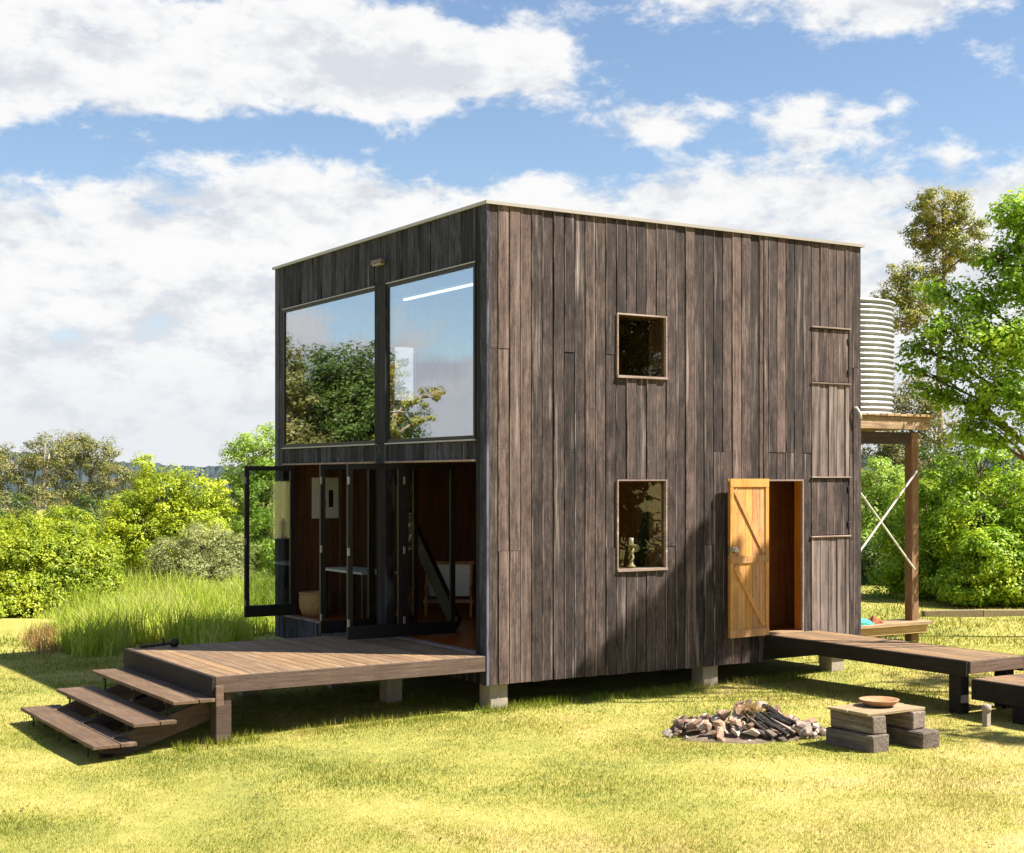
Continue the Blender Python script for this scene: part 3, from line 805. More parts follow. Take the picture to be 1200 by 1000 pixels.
steps = thing('timber_steps', (-4.2, 1.5, -.1), 'three wide timber steps with open treads at the deck end', 'steps')
TR = [(-3.94, .455), (-4.37, .255), (-4.80, .060)]
for (x, z) in TR:
    for k, (a, b) in enumerate(((0, .285), (.293, .47))):
        MB().cbox(x + a, x + b, -.05, 3.02, z - .04, z, .005).obj('tread_board', 'tread_wood', steps)
for y in (.30, 1.45, 2.6):
    mb = MB(); mb.beam((-3.42, y, .29), (-4.60, y, -.08), .07, .22); mb.obj('stringer', 'deck_beam_x', steps)
    MB().cbox(-4.62, -4.5, y - .06, y + .06, -.3, -.09, .005).obj('stringer_foot', 'deck_beam_y_shaded', steps)
    for (x, z) in TR:
        zz = .30 + (x + .05 + 3.42) / (4.80 - 3.42) * .43
        MB().tube([(x + .05, y, zz), (x + .05, y, z - .04)], .011, 8).obj('rod', 'steel_dark', steps)
        MB().box(x + .02, x + .45, y - .02, y + .02, z - .07, z - .041).obj('bearer', 'steel_dark', steps)

walk = thing('boardwalk', (5.05, -1.7, 0), 'raised dark timber boardwalk leading out from the open pine door', 'boardwalk')
WX0, WX1, WZ = 4.46, 5.41, .705
nb = 7; bw = (WX1 - WX0) / nb
for k in range(nb):
    MB().cbox(WX0 + k * bw + .003, WX0 + (k + 1) * bw - .003, -3.50, -.04, WZ - .035, WZ + random.uniform(-.0015, .0015), .004).obj('deck_board', 'deck_wood', walk)
MB().cbox(WX0 - .045, WX0 - .002, -3.52, -.035, WZ - .185, WZ - .003, .005).obj('fascia', 'deck_beam_y_shaded', walk)
MB().cbox(WX1 + .002, WX1 + .045, -3.52, -.035, WZ - .185, WZ - .003, .005).obj('fascia', 'deck_beam_y_shaded', walk)
MB().cbox(WX0, WX1, -3.545, -3.502, WZ - .15, WZ - .004, .005).obj('fascia', 'deck_beam_x', walk)
for (x, y) in ((WX0 + .0, -3.40), (WX1 - .15, -3.40)):
    g_ = float(gz(x, y)); MB().cbox(x, x + .15, y, y + .18, g_ - .1, WZ - .037, .006).obj('post', 'deck_beam_y_shaded', walk)
for y in (-2.6, -1.7, -.9): MB().box(WX0 + .001, WX1 - .001, y, y + .06, WZ - .18, WZ - .037).obj('joist', 'deck_beam_x', walk)

land = thing('boardwalk_landing', (5.1, -5.2, 0), 'lower dark timber landing stepping down from the boardwalk end', 'landing')
LZ = .50
for k in range(9):
    MB().cbox(WX0 + .04 + k * .13 + .003, WX0 + .04 + (k + 1) * .13 - .003, -6.4, -3.56, LZ - .035, LZ + random.uniform(-.001, .001), .004).obj('deck_board', 'deck_wood', land)
MB().cbox(WX0 - .005, WX0 + .038, -6.4, -3.56, LZ - .24, LZ - .003, .005).obj('fascia', 'deck_beam_y_shaded', land)
MB().cbox(WX0 + .04 + 1.172, WX0 + .04 + 1.21, -6.4, -3.56, LZ - .24, LZ - .003, .005).obj('fascia', 'deck_beam_y_shaded', land)
for (x, y) in ((WX0 + .05, -4.3), (WX0 + 1.0, -4.3), (WX0 + .05, -6.2), (WX0 + 1.0, -6.2)):
    g_ = float(gz(x, y)); MB().cbox(x, x + .16, y, y + .2, g_ - .1, LZ - .037, .006).obj('post', 'deck_beam_y_shaded', land)
p = at(1156, 16.4); tp = thing('garden_post', p, 'short grey post with rounded cap beside the landing', 'post')
MB().cbox(p.x - .035, p.x + .035, p.y - .035, p.y + .035, p.z - .05, p.z + .17, .005).obj('shaft', 'concrete', tp)
MB().lathe(p, [(.0, .16), (.05, .17), (.055, .20), (.05, .235), (.03, .25), (0, .253)], 14).obj('cap', 'concrete', tp, True)

# ------------------------------------------------------------------ water tank on its timber stand
stand = thing('tank_stand', (8.4, 3.2, 0), 'tall timber post stand carrying the water tank behind the cabin', 'stand')
TZ = 3.92
for (x, y) in ((9.52, 2.02), (9.52, 4.3), (6.62, 2.02), (6.62, 4.3)):
    g_ = float(gz(x, y)); MB().cbox(x, x + .17, y, y + .17, g_ - .2, TZ - .30, .012).obj('post', 'post_brown', stand)
MB().cbox(6.5, 9.86, 1.93, 2.02, TZ - .26, TZ - .05, .008).obj('fascia', 'tank_timber', stand)
MB().cbox(6.5, 9.86, 4.42, 4.5, TZ - .26, TZ - .05, .008).obj('fascia', 'tank_timber', stand)
for y in (2.06, 4.32): MB().cbox(6.5, 9.7, y, y + .14, TZ - .50, TZ - .302, .008).obj('beam', 'deck_beam_x', stand)
for k in range(9): MB().cbox(6.6 + k * .38, 6.66 + k * .38, 2.03, 4.41, TZ - .25, TZ - .06, .005).obj('joist', 'tank_timber', stand)
for k in range(22): MB().cbox(6.48 + k * .155, 6.48 + k * .155 + .148, 1.88, 4.52, TZ - .046, TZ + random.uniform(-.012, .0), .005).obj('plank', 'tank_timber', stand)
for (a, b) in (((9.55, 1.985, 1.32), (7.3, 1.985, 3.62)), ((9.55, 1.94, 2.97), (7.3, 1.94, .74))):
    MB().tube([a, b], .018, 8).obj('brace_rod', 'steel_rod', stand)
MB().cbox(6.62, 9.86, 1.86, 2.35, .40, .46, .006).obj('shelf', 'tank_timber', stand)
MB().cbox(6.7, 9.78, 1.93, 2.0, .26, .398, .006).obj('shelf_bearer', 'tank_timber', stand)

tank = thing('water_tank', (8.8, 3.12, TZ), 'round corrugated metal water tank standing on the timber stand', 'tank')
prof = []; hh = 1.88; nrib = 21
for i in range(nrib * 6 + 1):
    z = hh * i / (nrib * 6); prof.append((1.0 + .018 * math.cos(i / 6 * 2 * math.pi), z))
MB().lathe((8.8, 3.12, TZ + .001), prof, 56).obj('shell', 'zincalume', tank, True)
MB().lathe((8.8, 3.12, TZ + hh - .01), [(1.03, 0), (1.03, .03), (.6, .12), (.0, .2)], 56).obj('lid', 'zincalume', tank, True)

# crumpled tarpaulin and cloth on the shelf
def crumple(name, c, rx, ry, h, mat, label, cat, seed, n=14):
    rr = np.random.default_rng(seed); V = []; F = []
    for i in range(n):
        for j in range(n):
            u, v = i / (n - 1) * 2 - 1, j / (n - 1) * 2 - 1
            e = max(0, 1 - (u * u + v * v) * .62)
            V.append((c[0] + rx * u * (1 + rr.uniform(-.06, .06)), c[1] + ry * v * (1 + rr.uniform(-.06, .06)), c[2] + .004 + h * e * (.62 + .22 * math.sin(5 * u + seed) * math.cos(4 * v + 1) + rr.uniform(-.1, .1))))
    for i in range(n - 1):
        for j in range(n - 1): a = i * n + j; F.append((a, a + n, a + n + 1, a + 1))
    o0 = len(V)
    V += [(x, y, c[2] + .001) for (x, y, z) in V[:n * n]]
    F += [tuple(reversed([k + o0 for k in f])) for f in F[:]]
    for k in range(n - 1):
        for (a, b) in ((k * n, (k + 1) * n), (k * n + n - 1, (k + 1) * n + n - 1), (k, k + 1), ((n - 1) * n + k, (n - 1) * n + k + 1)): F.append((a, b, b + o0, a + o0))
    return tag(mesh_obj(name, V, F, mat, base_origin=True), label, cat)


crumple('tarpaulin', (8.15, 2.10, .46), .42, .22, .16, 'tarp', 'crumpled turquoise tarpaulin on the shelf below the tank', 'tarpaulin', 4)
crumple('cloth_bundle', (8.68, 2.08, .46), .13, .12, .16, 'rust_cloth', 'small rust brown bundle beside the turquoise tarpaulin', 'bundle', 9, 9)
dp = MB().tube([(6.36, .9, .05), (6.36, .9, .55), (6.42, .9, .72)], .04, 10).obj('downpipe', 'white_paint', None, True); tag(dp, 'short white drain pipe at the cabin right corner', 'pipe')
ov = MB().tube([(6.15, -.0, 3.86), (6.15, -.05, 3.86), (6.2, -.07, 3.78), (6.22, -.07, 3.70)], .016, 8).obj('overflow_pipe', 'white_paint', None, True); tag(ov, 'thin white pipe elbow sticking out of the boards near the tank', 'pipe')

# ------------------------------------------------------------------ small fixtures
wl = thing('wall_light', (-.02, 2.86, 5.78), 'small copper brown box light above the upper windows', 'wall light')
MB().cbox(-.075, .004, 2.70, 3.02, 5.80, 5.86, .006).obj('housing', 'copper', wl)
MB().cbox(-.07, .003, 2.74, 2.98, 5.782, 5.799, .004).obj('lens', 'facade_flashing', wl)

dt = thing('deck_tool', (-3.1, 3.0, DZ), 'small dark metal tool left lying on the far corner of the deck', 'tool')
MB().tube([(-3.32, 3.02, DZ + .02), (-3.1, 3.0, DZ + .03), (-2.95, 2.96, DZ + .05)], .018, 8).obj('handle', 'steel_dark', dt)
MB().tube([(-3.02, 2.98, DZ + .02), (-3.04, 2.98, DZ + .13)], .016, 8).obj('peg', 'steel_dark', dt)
MB().lathe((-2.9, 2.95, DZ + .055), [(0, -.055), (.045, -.045), (.06, 0), (.045, .045), (0, .055)], 14).obj('head', 'steel_dark', dt, True)

# bench of stacked sleepers with a plank top and a bowl
bg_ = float(gz(2.4, -3.9))
bench = thing('sleeper_bench', (2.42, -3.85, bg_), 'rough grey bench of stacked timber sleepers with a plank top', 'bench')
BX, BY = -.07, -.31
for (x0, x1, y0, y1, z0, z1) in ((1.99, 2.23, -4.16, -3.47, -.03, .175), (2.03, 2.235, -4.12, -3.50, .178, .362),
                                 (2.56, 2.83, -4.30, -3.52, -.03, .18), (2.60, 2.80, -4.13, -3.50, .183, .362)):
    MB().cbox(x0 + BX, x1 + BX, y0 + BY, y1 + BY, bg_ + z0, bg_ + z1, .012, .006).obj('sleeper', 'sleeper_y', bench)
for k in range(2): MB().cbox(1.98 + BX, 2.83 + BX, BY - 4.10 + k * .30, BY - 4.10 + k * .30 + .292, bg_ + .364, bg_ + .395, .006, .003).obj('top_plank', 'slab_timber', bench)
bw_ = MB().lathe((2.47 + BX, -3.78 + BY, bg_ + .397), [(0, .0), (.10, .0), (.16, .02), (.205, .06), (.212, .075), (.198, .072), (.15, .035), (.08, .022), (0, .02)], 32).obj('bowl', 'bowl_wood', None, True, True)
tag(bw_, 'shallow brown wooden bowl resting on the sleeper bench', 'bowl')


def stone_mesh(rr, s, mat):
    """an angular broken rock: hull of a few random points"""
    import bmesh
    bm = bmesh.new(); sc = (s * rr.uniform(.85, 1.2), s * rr.uniform(.65, 1.0), s * rr.uniform(.4, .75))
    for k in range(13):
        v = Vector((rr.gauss(0, 1), rr.gauss(0, 1), rr.gauss(0, 1))).normalized() * rr.uniform(.8, 1.05)
        bm.verts.new((v.x * sc[0], v.y * sc[1], v.z * sc[2]))
    r = bmesh.ops.convex_hull(bm, input=bm.verts)
    bmesh.ops.delete(bm, geom=[v for v in bm.verts if not v.link_faces], context='VERTS')
    bmesh.ops.recalc_face_normals(bm, faces=bm.faces)
    me = bpy.data.meshes.new('stone'); bm.to_mesh(me); bm.free(); me.materials.append(MATS[mat])
    return me


def make_rubble():
    rr = random.Random(5); c = at(874, 16.15)
    pile = thing('rubble_pile', c, 'heap of broken stones, ash and charred sticks on the grass', 'rubble')
    meshes = [stone_mesh(rr, 0.1, 'stone_%d' % (k % 6)) for k in range(24)]
    def hgt(u, v): return max(0, .26 * (1 - (u / .92) ** 2 - (v / .52) ** 2)) * (1 + .3 * math.sin(u * 7 + 1) * math.cos(v * 5))
    n = 0
    while n < 215:
        u, v = rr.uniform(-.92, .86), rr.uniform(-.52, .52)
        if (u / .92) ** 2 + (v / .52) ** 2 > 1: continue
        if .02 < u < .42 and v < 0 and rr.random() < .55: continue
        h = hgt(u, v); q = c + RT * u + FW * v; sc = rr.choice((.4, .55, .7, .9, 1.15)) * rr.uniform(.8, 1.15) * (0.6 if h < .06 else 1)
        o = bpy.data.objects.new('stone', meshes[rr.randrange(24)])
        zz = float(gz(q.x, q.y)) + h * rr.uniform(.70, 1.02) + .018 * sc
        link(o, pile, (q.x, q.y, zz)); o.rotation_euler = (rr.uniform(-.8, .8), rr.uniform(-.8, .8), rr.uniform(0, 6.3)); o.scale = (sc, sc, sc); n += 1
    for k in range(13):
        u = rr.uniform(.0, .46); v = rr.uniform(-.40, -.05); q = c + RT * u + FW * v
        q.z = float(gz(q.x, q.y)) + hgt(u, v) + .035; L = rr.uniform(.14, .30)
        d = (RT * rr.uniform(.4, 1) - FW * rr.uniform(.1, .7) + Vector((0, 0, -rr.uniform(.2, .5)))).normalized()
        a = q - d * L * .5; b = q + d * L * .5; b.z = max(b.z, float(gz(b.x, b.y)) + .02)
        r0 = rr.uniform(.014, .03); m = (a + b) / 2 + Vector((rr.uniform(-.02, .02), 0, .01))
        MB().tube([a, m, b], [r0, r0 * 1.05, r0 * .75], 7).obj('charred_stick', 'char', pile)
    for k, (u, v, L, wd) in enumerate(((.12, -.36, .36, .10), (.26, -.34, .34, .09), (.36, -.30, .30, .08), (.05, -.30, .3, .08))):
        q = c + RT * u + FW * v; q.z = float(gz(q.x, q.y)) + .15
        d = (RT * (.55 + .1 * k) - FW * .45 + Vector((0, 0, -.42))).normalized()
        MB().beam(q - d * L / 2, q + d * L / 2, wd, .022).obj('charred_plank', 'char' if k % 2 else 'sleeper_y', pile)
    V = []; F = []; nr = 28; prr = random.Random(3)
    V.append((c.x, c.y, float(gz(c.x, c.y)) + .10))
    for q_ in range(1, 6):
        for i_ in range(nr):
            a = 2 * math.pi * i_ / nr; k_ = q_ / 5 * (1 + .10 * math.sin(3 * a + 1) + .09 * math.sin(7 * a) + prr.uniform(-.07, .07))
            p_ = c + RT * (1.0 * k_ * math.cos(a)) + FW * (.58 * k_ * math.sin(a))
            V.append((p_.x, p_.y, float(gz(p_.x, p_.y)) + (.10 * (1 - q_ / 5) + (.012 if q_ < 4 else (.0 if q_ == 4 else -.012))) + prr.uniform(-.006, .006)))
    for i_ in range(nr): F.append((0, 1 + i_, 1 + (i_ + 1) % nr))
    for q_ in range(4):
        for i_ in range(nr):
            a = 1 + q_ * nr + i_; b = 1 + q_ * nr + (i_ + 1) % nr; F.append((a, a + nr, b + nr, b))
    mesh_obj('ash_bed', V, F, 'ash', pile, True)
    # straw tuft on the heap
    rng = np.random.default_rng(8); nn = 420; q = c + RT * .02 + FW * -.15
    P = np.stack([rng.normal(q.x, .07, nn), rng.normal(q.y, .07, nn), rng.normal(bg_ + .27, .03, nn)], 1)
    o = blades('dry_straw', P, rng.uniform(.03, .08, nn), np.full(nn, .008), 'dry_tuft', rng, 1.4)
    o.parent = pile; o.matrix_parent_inverse = Matrix.Translation(-WLOC[pile.name]); o['kind'] = 'stuff'


make_rubble()

# ------------------------------------------------------------------ things seen inside the cabin
def chair(c):
    t = thing('folding_chair', c, 'pale canvas folding chair with timber frame inside the open doors', 'chair')
    x, y, z = c
    d = RT; n = FW
    def P(u, v, h): return Vector(c) + (d * u + n * v + Vector((0, 0, h))) * 1.17
    for s in (-.30, .30):
        MB().beam(P(s, -.20, 0), P(s, .18, .72), .035, .045).obj('back_post', 'chair_timber', t)
        MB().beam(P(s, .25, 0), P(s, -.22, .42), .035, .045).obj('leg', 'chair_timber', t)
    MB().beam(P(-.34, .17, .70), P(.34, .17, .70), .04, .05).obj('top_rail', 'chair_timber', t)
    MB().beam(P(-.34, -.02, .20), P(.34, -.02, .20), .04, .06).obj('rail', 'chair_timber', t)
    V = []; F = []
    for i in range(7):
        for j in range(7):
            u = -.28 + .56 * j / 6; k = i / 6; sag = .05 * math.sin(k * math.pi)
            V.append(P(u, .16 - .20 * k + sag, .69 - .42 * k))
    for i in range(6):
        for j in range(6): a = i * 7 + j; F.append((a, a + 1, a + 8, a + 7))
    m = len(V); V += [v + n * .006 for v in V]; F += [tuple(reversed([q + m for q in f])) for f in F[:]]
    mesh_obj('canvas', V, F, 'canvas', t)


chair(Vector((2.15, 4.75, ZF)))


def stool(c):
    t = thing('folding_stool', c, 'small red brown folding stool inside the open doors', 'stool')
    def P(u, v, h): return Vector(c) + RT * u + FW * v + Vector((0, 0, h))
    for v in (-.14, .14):
        MB().beam(P(-.16, v, 0), P(.10, v, .50), .03, .035).obj('leg', 'stool_timber', t); MB().beam(P(.16, v * .8, 0), P(-.10, v * .8, .50), .03, .035).obj('leg', 'stool_timber', t)
    for u in (-.10, .10): MB().beam(P(u, -.18, .49), P(u, .18, .49), .03, .035).obj('rail', 'stool_timber', t)
    V = [P(-.10, -.15, .505), P(.10, -.15, .505), P(.10, .15, .505), P(-.10, .15, .505)]; V += [v + Vector((0, 0, .008)) for v in V]
    mesh_obj('seat', V, [(3, 2, 1, 0), (4, 5, 6, 7), (0, 1, 5, 4), (1, 2, 6, 5), (2, 3, 7, 6), (3, 0, 4, 7)], 'stool_timber', t)


stool(Vector((1.22, 4.35, ZF)))
tb = thing('table', (.62, 4.8, ZF), 'long narrow table with a pale top behind the left folding doors', 'table')
MB().cbox(.32, .92, 4.1, 5.55, ZF + .74, ZF + .775, .005).obj('table_top', 'canvas', tb)
for (x, y) in ((.36, 4.15), (.83, 4.15), (.36, 5.45), (.83, 5.45)): MB().cbox(x, x + .05, y, y + .05, ZF, ZF + .738, .004).obj('leg', 'dark_joinery', tb)
bk = thing('wicker_basket', (.42, 5.98, ZF), 'round wicker basket on the floor behind the leftmost door leaf', 'basket')
MB().lathe((.42, 5.98, ZF), [(0, .004), (.19, .004), (.24, .12), (.25, .26), (.235, .34), (.22, .34), (.23, .24), (.2, .03), (0, .02)], 26).obj('body', 'wicker', bk, True)
MB().lathe((.42, 5.98, ZF + .335), [(.222, 0), (.245, .0), (.25, .02), (.235, .035), (.22, .02), (.222, 0)], 26).obj('rim', 'wicker', bk, True)
pc = thing('framed_picture', (.83, LY - .14, 2.5), 'white framed print with a dark red figure on the back wall', 'picture')
MB().cbox(.58, 1.05, LY - .155, LY - .132, 2.20, 2.86, .004).obj('frame', 'white_paint', pc)
MB().box(.60, 1.03, LY - .158, LY - .1552, 2.22, 2.84).obj('paper', 'paper', pc)
mesh_obj('figure', [(.70, LY - .160, 2.40), (.82, LY - .160, 2.40), (.80, LY - .160, 2.66), (.76, LY - .160, 2.72), (.72, LY - .160, 2.55),
                    (.70, LY - .1585, 2.40), (.82, LY - .1585, 2.40), (.80, LY - .1585, 2.66), (.76, LY - .1585, 2.72), (.72, LY - .1585, 2.55)],
         [(0, 1, 2, 3, 4), (9, 8, 7, 6, 5), (0, 5, 6, 1), (1, 6, 7, 2), (2, 7, 8, 3), (3, 8, 9, 4), (4, 9, 5, 0)], 'ink', pc)
MB().box(.87, .95, LY - .160, LY - .1585, 2.38, 2.66).obj('figure', 'ink_dark', pc)

cs = thing('candlestick', (2.28, .15, WIN_L[2] + .029), 'twisted pale candlestick with a white candle on the lower window sill', 'candlestick')
zc = WIN_L[2] + .029
st = [(0, .0), (.062, .0), (.062, .012), (.045, .03), (.03, .05)]
MB().lathe((2.28, .15, zc), st + [(.025, .06), (0, .062)], 18).obj('foot', 'ceramic', cs, True)
for ph in (0, math.pi):
    pts = [(2.28 + .026 * math.cos(ph + k * .42), .15 + .026 * math.sin(ph + k * .42), zc + .05 + k * .0135) for k in range(17)]
    MB().tube(pts, .017, 8).obj('stem', 'ceramic', cs, True)
MB().lathe((2.28, .15, zc + .255), [(0, 0), (.03, .01), (.065, .03), (.07, .04), (.05, .04), (0, .036)], 18).obj('drip_tray', 'ceramic', cs, True)
MB().lathe((2.28, .15, zc + .292), [(0, 0), (.033, 0), (.033, .085), (.028, .09), (0, .088)], 16).obj('candle', 'wax', cs, True)

# ------------------------------------------------------------------ trees and plants
def leaf_cloud(name, pts, out, size, mat, rng, parent, aspect=0.5, droop=0.0, up=0.55, lv=None):
    n = len(pts)
    nrm = rng.normal(0, 1, (n, 3)) * 0.36 + out + np.array([0, 0, up]); nrm /= np.linalg.norm(nrm, axis=1)[:, None] + 1e-9
    t = rng.normal(0, 1, (n, 3)); t[:, 2] -= droop; t -= nrm * (t * nrm).sum(1)[:, None]; t /= np.linalg.norm(t, axis=1)[:, None] + 1e-9
    b = np.cross(nrm, t); L = size * rng.uniform(.6, 1.35, n)[:, None]; Wd = L * aspect
    V = np.stack([pts - t * L * .5, pts + b * Wd * .5 - t * L * .05 + nrm * L * .06, pts + t * L * .5, pts - b * Wd * .5 - t * L * .05 + nrm * L * .06], 1)
    return tri_mesh(name, V, 4, mat, rng.uniform(0, 1, n) if lv is None else lv, parent)


def tree(name, label, cat, base, lobes, leaf, n_leaf, mat, bark='bark_brown', trunk_r=.12, clump=.35, seed=1, group=None, stems=1, aspect=.5, droop=0., per=75, limb_k=1.0, shell=.7, up=.72, vexp=.75, flat=.62):
    """base (x,y); lobes: (centre xyz, (rx,ry,rz)); crown of leaf clumps carried by limbs"""
    leaf *= .68; n_leaf = int(n_leaf * 2.0)
    rng = np.random.default_rng(seed); rr = random.Random(seed)
    bz = float(gz(base[0], base[1])); t = thing(name, (base[0], base[1], bz), label, cat, group)
    vols = np.array([r[0] * r[1] * r[2] for (_, r) in lobes]) ** vexp; vols /= vols.sum()
    wood_ = MB(); P = []; O = []; LV = []
    c0 = np.mean([np.array(c) for (c, _) in lobes], 0)
    top = max(c[2] for (c, _) in lobes)
    fork = []
    for s in range(stems):
        off = Vector((rr.uniform(-.5, .5), rr.uniform(-.5, .5), 0)) * (0 if stems == 1 else trunk_r * 4)
        b0 = Vector((base[0], base[1], bz - .1)) + off
        fz = bz + (c0[2] - bz) * rr.uniform(.45, .6)
        f = b0.lerp(Vector((c0[0], c0[1], fz)), .55) + off * 1.6; f.z = fz
        m = b0.lerp(f, .5) + Vector((rr.uniform(-.08, .08), rr.uniform(-.08, .08), 0)) * (fz - bz) * .4
        wood_.tube([b0, b0.lerp(m, .5), m, f], [trunk_r * 1.25, trunk_r, trunk_r * .9, trunk_r * .72], 9); fork.append(f)
    leader = None
    if stems == 1:
        tp = Vector(max((c for (c, _) in lobes), key=lambda q: q[2])); f0 = fork[0]
        q1 = f0.lerp(tp, .5) + Vector((rr.uniform(-.06, .06), rr.uniform(-.06, .06), 0)) * (tp - f0).length
        wood_.tube([f0, q1, tp], [trunk_r * .72, trunk_r * .45, trunk_r * .15], 8); leader = [f0, q1, tp]
    for (c, r), fr in zip(lobes, vols):
        c = Vector(c); f = rr.choice(fork)
        if leader:
            best = f
            for a_, b_ in zip(leader, leader[1:]):
                for k_ in range(8):
                    q_ = a_.lerp(b_, k_ / 8)
                    if c.z - q_.z >= .55 * math.hypot(c.x - q_.x, c.y - q_.y): best = q_
            f = best
        mid = f.lerp(c, .5) + Vector((rr.uniform(-.1, .1), rr.uniform(-.1, .1), .08)) * (c - f).length
        kk = .6 if leader else 1.0
        wood_.tube([f, f.lerp(mid, .6), mid, c], [trunk_r * .62 * kk, trunk_r * .5 * kk, trunk_r * .4 * kk, trunk_r * .2 * kk], 7)
        n = max(8, int(n_leaf * fr)); nc = max(4, n // per)
        d = rng.normal(0, 1, (nc, 3)); d /= np.linalg.norm(d, axis=1)[:, None]
        rad = rng.uniform(shell ** 2, 1, nc) ** .5 * rng.uniform(.75, 1.1, nc)
        C = np.array(c) + d * rad[:, None] * np.array(r)
        for k in range(min(nc, int(10 * limb_k))):
            q = Vector(C[k]); s0 = mid.lerp(c, rr.uniform(.1, .9))
            wood_.tube([s0, s0.lerp(q, .5) + Vector((0, 0, .05)) * (q - s0).length, q], [trunk_r * .2, trunk_r * .13, trunk_r * .06], 5, False)
        cs_ = clump * rng.uniform(.55, 1.3, nc)
        idx = rng.integers(0, nc, n)
        u = rng.normal(0, 1, (n, 3)); u /= np.linalg.norm(u, axis=1)[:, None]
        off = u * (rng.uniform(.25, 1, n) ** .5 * cs_[idx])[:, None] * np.array([1, 1, flat])
        P.append(C[idx] + off); O.append(u * .8 + d[idx] * .45)
        LV.append(.5 * rng.uniform(0, 1, n) + .5 * rng.uniform(0, 1, nc)[idx])
    wood_.obj('trunk', bark, t, True)
    P = np.concatenate(P); O = np.concatenate(O); LV = np.concatenate(LV)
    keep = P[:, 2] > bz + .05
    leaf_cloud('crown', P[keep], O[keep], leaf, mat, rng, t, aspect, droop, up, LV[keep])
    return t


def L(px, py, depth, r):                              # a crown lobe placed from the photograph
    p = at(px, depth, py=py); return ((p.x, p.y, p.z), r if isinstance(r, tuple) else (r, r, r * .8))


def b2(px, depth):
    p = at(px, depth); return (p.x, p.y)


G_L = 'trees and shrubs on the left'
# left, far: gums with several trunks
tree('gum_tree', 'broad olive brown gum tree at the far left edge', 'tree', b2(28, 88), [L(20, 545, 88, 1.8), L(58, 532, 88, 1.6), L(-15, 552, 88, 2.0), L(45, 590, 87, 1.6), L(5, 600, 87, 2.0)], .22, 9000, 'leaf_gum', 'bark_pale', .18, .55, 31, G_L, stems=3, limb_k=.8)
tree('gum_tree', 'olive gum tree with forked pale trunks left of the wattle', 'tree', b2(88, 92), [L(82, 528, 92, 1.7), L(112, 536, 92, 1.7), L(134, 560, 91, 1.4), L(98, 585, 91, 1.6), L(68, 570, 92, 1.5)], .22, 9000, 'leaf_gum', 'bark_pale', .18, .55, 32, G_L, stems=3, limb_k=.8)
tree('gum_sapling', 'thin bright sapling rising above the wattle against the ridge', 'tree', b2(168, 58), [L(168, 555, 58, (.5, .5, .8)), L(172, 580, 58, .7)], .15, 2200, 'leaf_wattle', 'bark_brown', .05, .3, 33, G_L)
tree('wattle_tree', 'bushy yellow green wattle tree between the gums and the deck', 'tree', b2(195, 46), [L(150, 600, 46, .95), L(190, 575, 46, 1.0), L(232, 580, 46, .95), L(165, 625, 45.5, 1.1), L(215, 612, 45.5, 1.1), L(245, 605, 46, .8), L(140, 640, 45, .9), L(185, 655, 45, 1.0)], .13, 22000, 'leaf_wattle', 'bark_brown', .09, .30, 34, G_L, stems=3)
tree('lime_tree', 'pale lime green tree just left of the cabin wall', 'tree', b2(300, 50), [L(290, 540, 50, 1.1), L(318, 525, 50, 1.2), L(275, 580, 50, 1.1), L(310, 575, 49.5, 1.3), L(285, 620, 49.5, 1.2), L(345, 560, 50, 1.4), L(320, 630, 49, 1.5), L(300, 670, 49, 1.4)], .16, 17000, 'leaf_lime', 'bark_brown', .11, .34, 35, G_L)
tree('olive_bush', 'rounded grey green olive bush behind the reeds', 'bush', b2(232, 38), [L(205, 655, 38, .75), L(240, 640, 38, .8), L(270, 650, 38, .7), L(225, 675, 37.5, .85), L(262, 680, 37.5, .8), L(190, 680, 37.8, .6)], .11, 20000, 'leaf_olive', 'bark_brown', .06, .22, 36, G_L, stems=3, aspect=.28, up=.9)
tree('leafy_shrub', 'tall yellow green shrub at the left edge of the photo', 'shrub', b2(10, 31), [L(-20, 660, 31, .9), L(20, 640, 31, .85), L(45, 665, 31, .8), L(5, 700, 30.5, .95), L(50, 705, 30.5, .8), L(-35, 700, 30.5, .9), L(20, 725, 30, .8)], .11, 20000, 'leaf_shrub', 'bark_brown', .06, .26, 37, G_L, stems=3)
tree('leafy_shrub', 'mid green shrub beside the reeds below the wattle', 'shrub', b2(88, 32), [L(80, 650, 32, .75), L(105, 665, 32, .7), L(70, 690, 31.5, .8), L(110, 695, 31.5, .65), L(75, 630, 32.5, .55)], .11, 15000, 'leaf_shrub', 'bark_brown', .05, .26, 38, G_L, stems=3)
tree('leafy_shrub', 'bright lime shrub top showing behind the left shrubs', 'shrub', b2(60, 48), [L(20, 635, 48, 1.1), L(75, 615, 48, .9), L(50, 640, 47, 1.2), L(105, 640, 47, .9), L(-30, 640, 48, 1.3)], .13, 12000, 'leaf_wattle', 'bark_brown', .06, .30, 39, G_L, stems=2)
# a dark thicket behind everything on the left closes the view to the lawn level
for i, (px, dpt, py, lab) in enumerate(((-60, 66, 600, 'dark thicket bush behind the left edge shrub'), (20, 70, 592, 'dark thicket bush below the far left gum tree'), (110, 66, 594, 'dark thicket bush between the gums and the wattle'),
                                        (190, 64, 612, 'dark thicket bush right behind the wattle'), (275, 62, 605, 'dark thicket bush behind the olive bush'), (350, 66, 600, 'dark thicket bush behind the lime green tree'))):
    tree('thicket_bush', lab, 'bush', b2(px, dpt), [L(px, py + 18, dpt, 2.0), L(px - 28, py + 36, dpt, 1.9), L(px + 28, py + 34, dpt, 1.9), L(px, py + 62, dpt - 1, 2.2)], .22, 5000, 'leaf_dark', 'bark_brown', .09, .5, 50 + i, 'back row bushes on the left', stems=2)

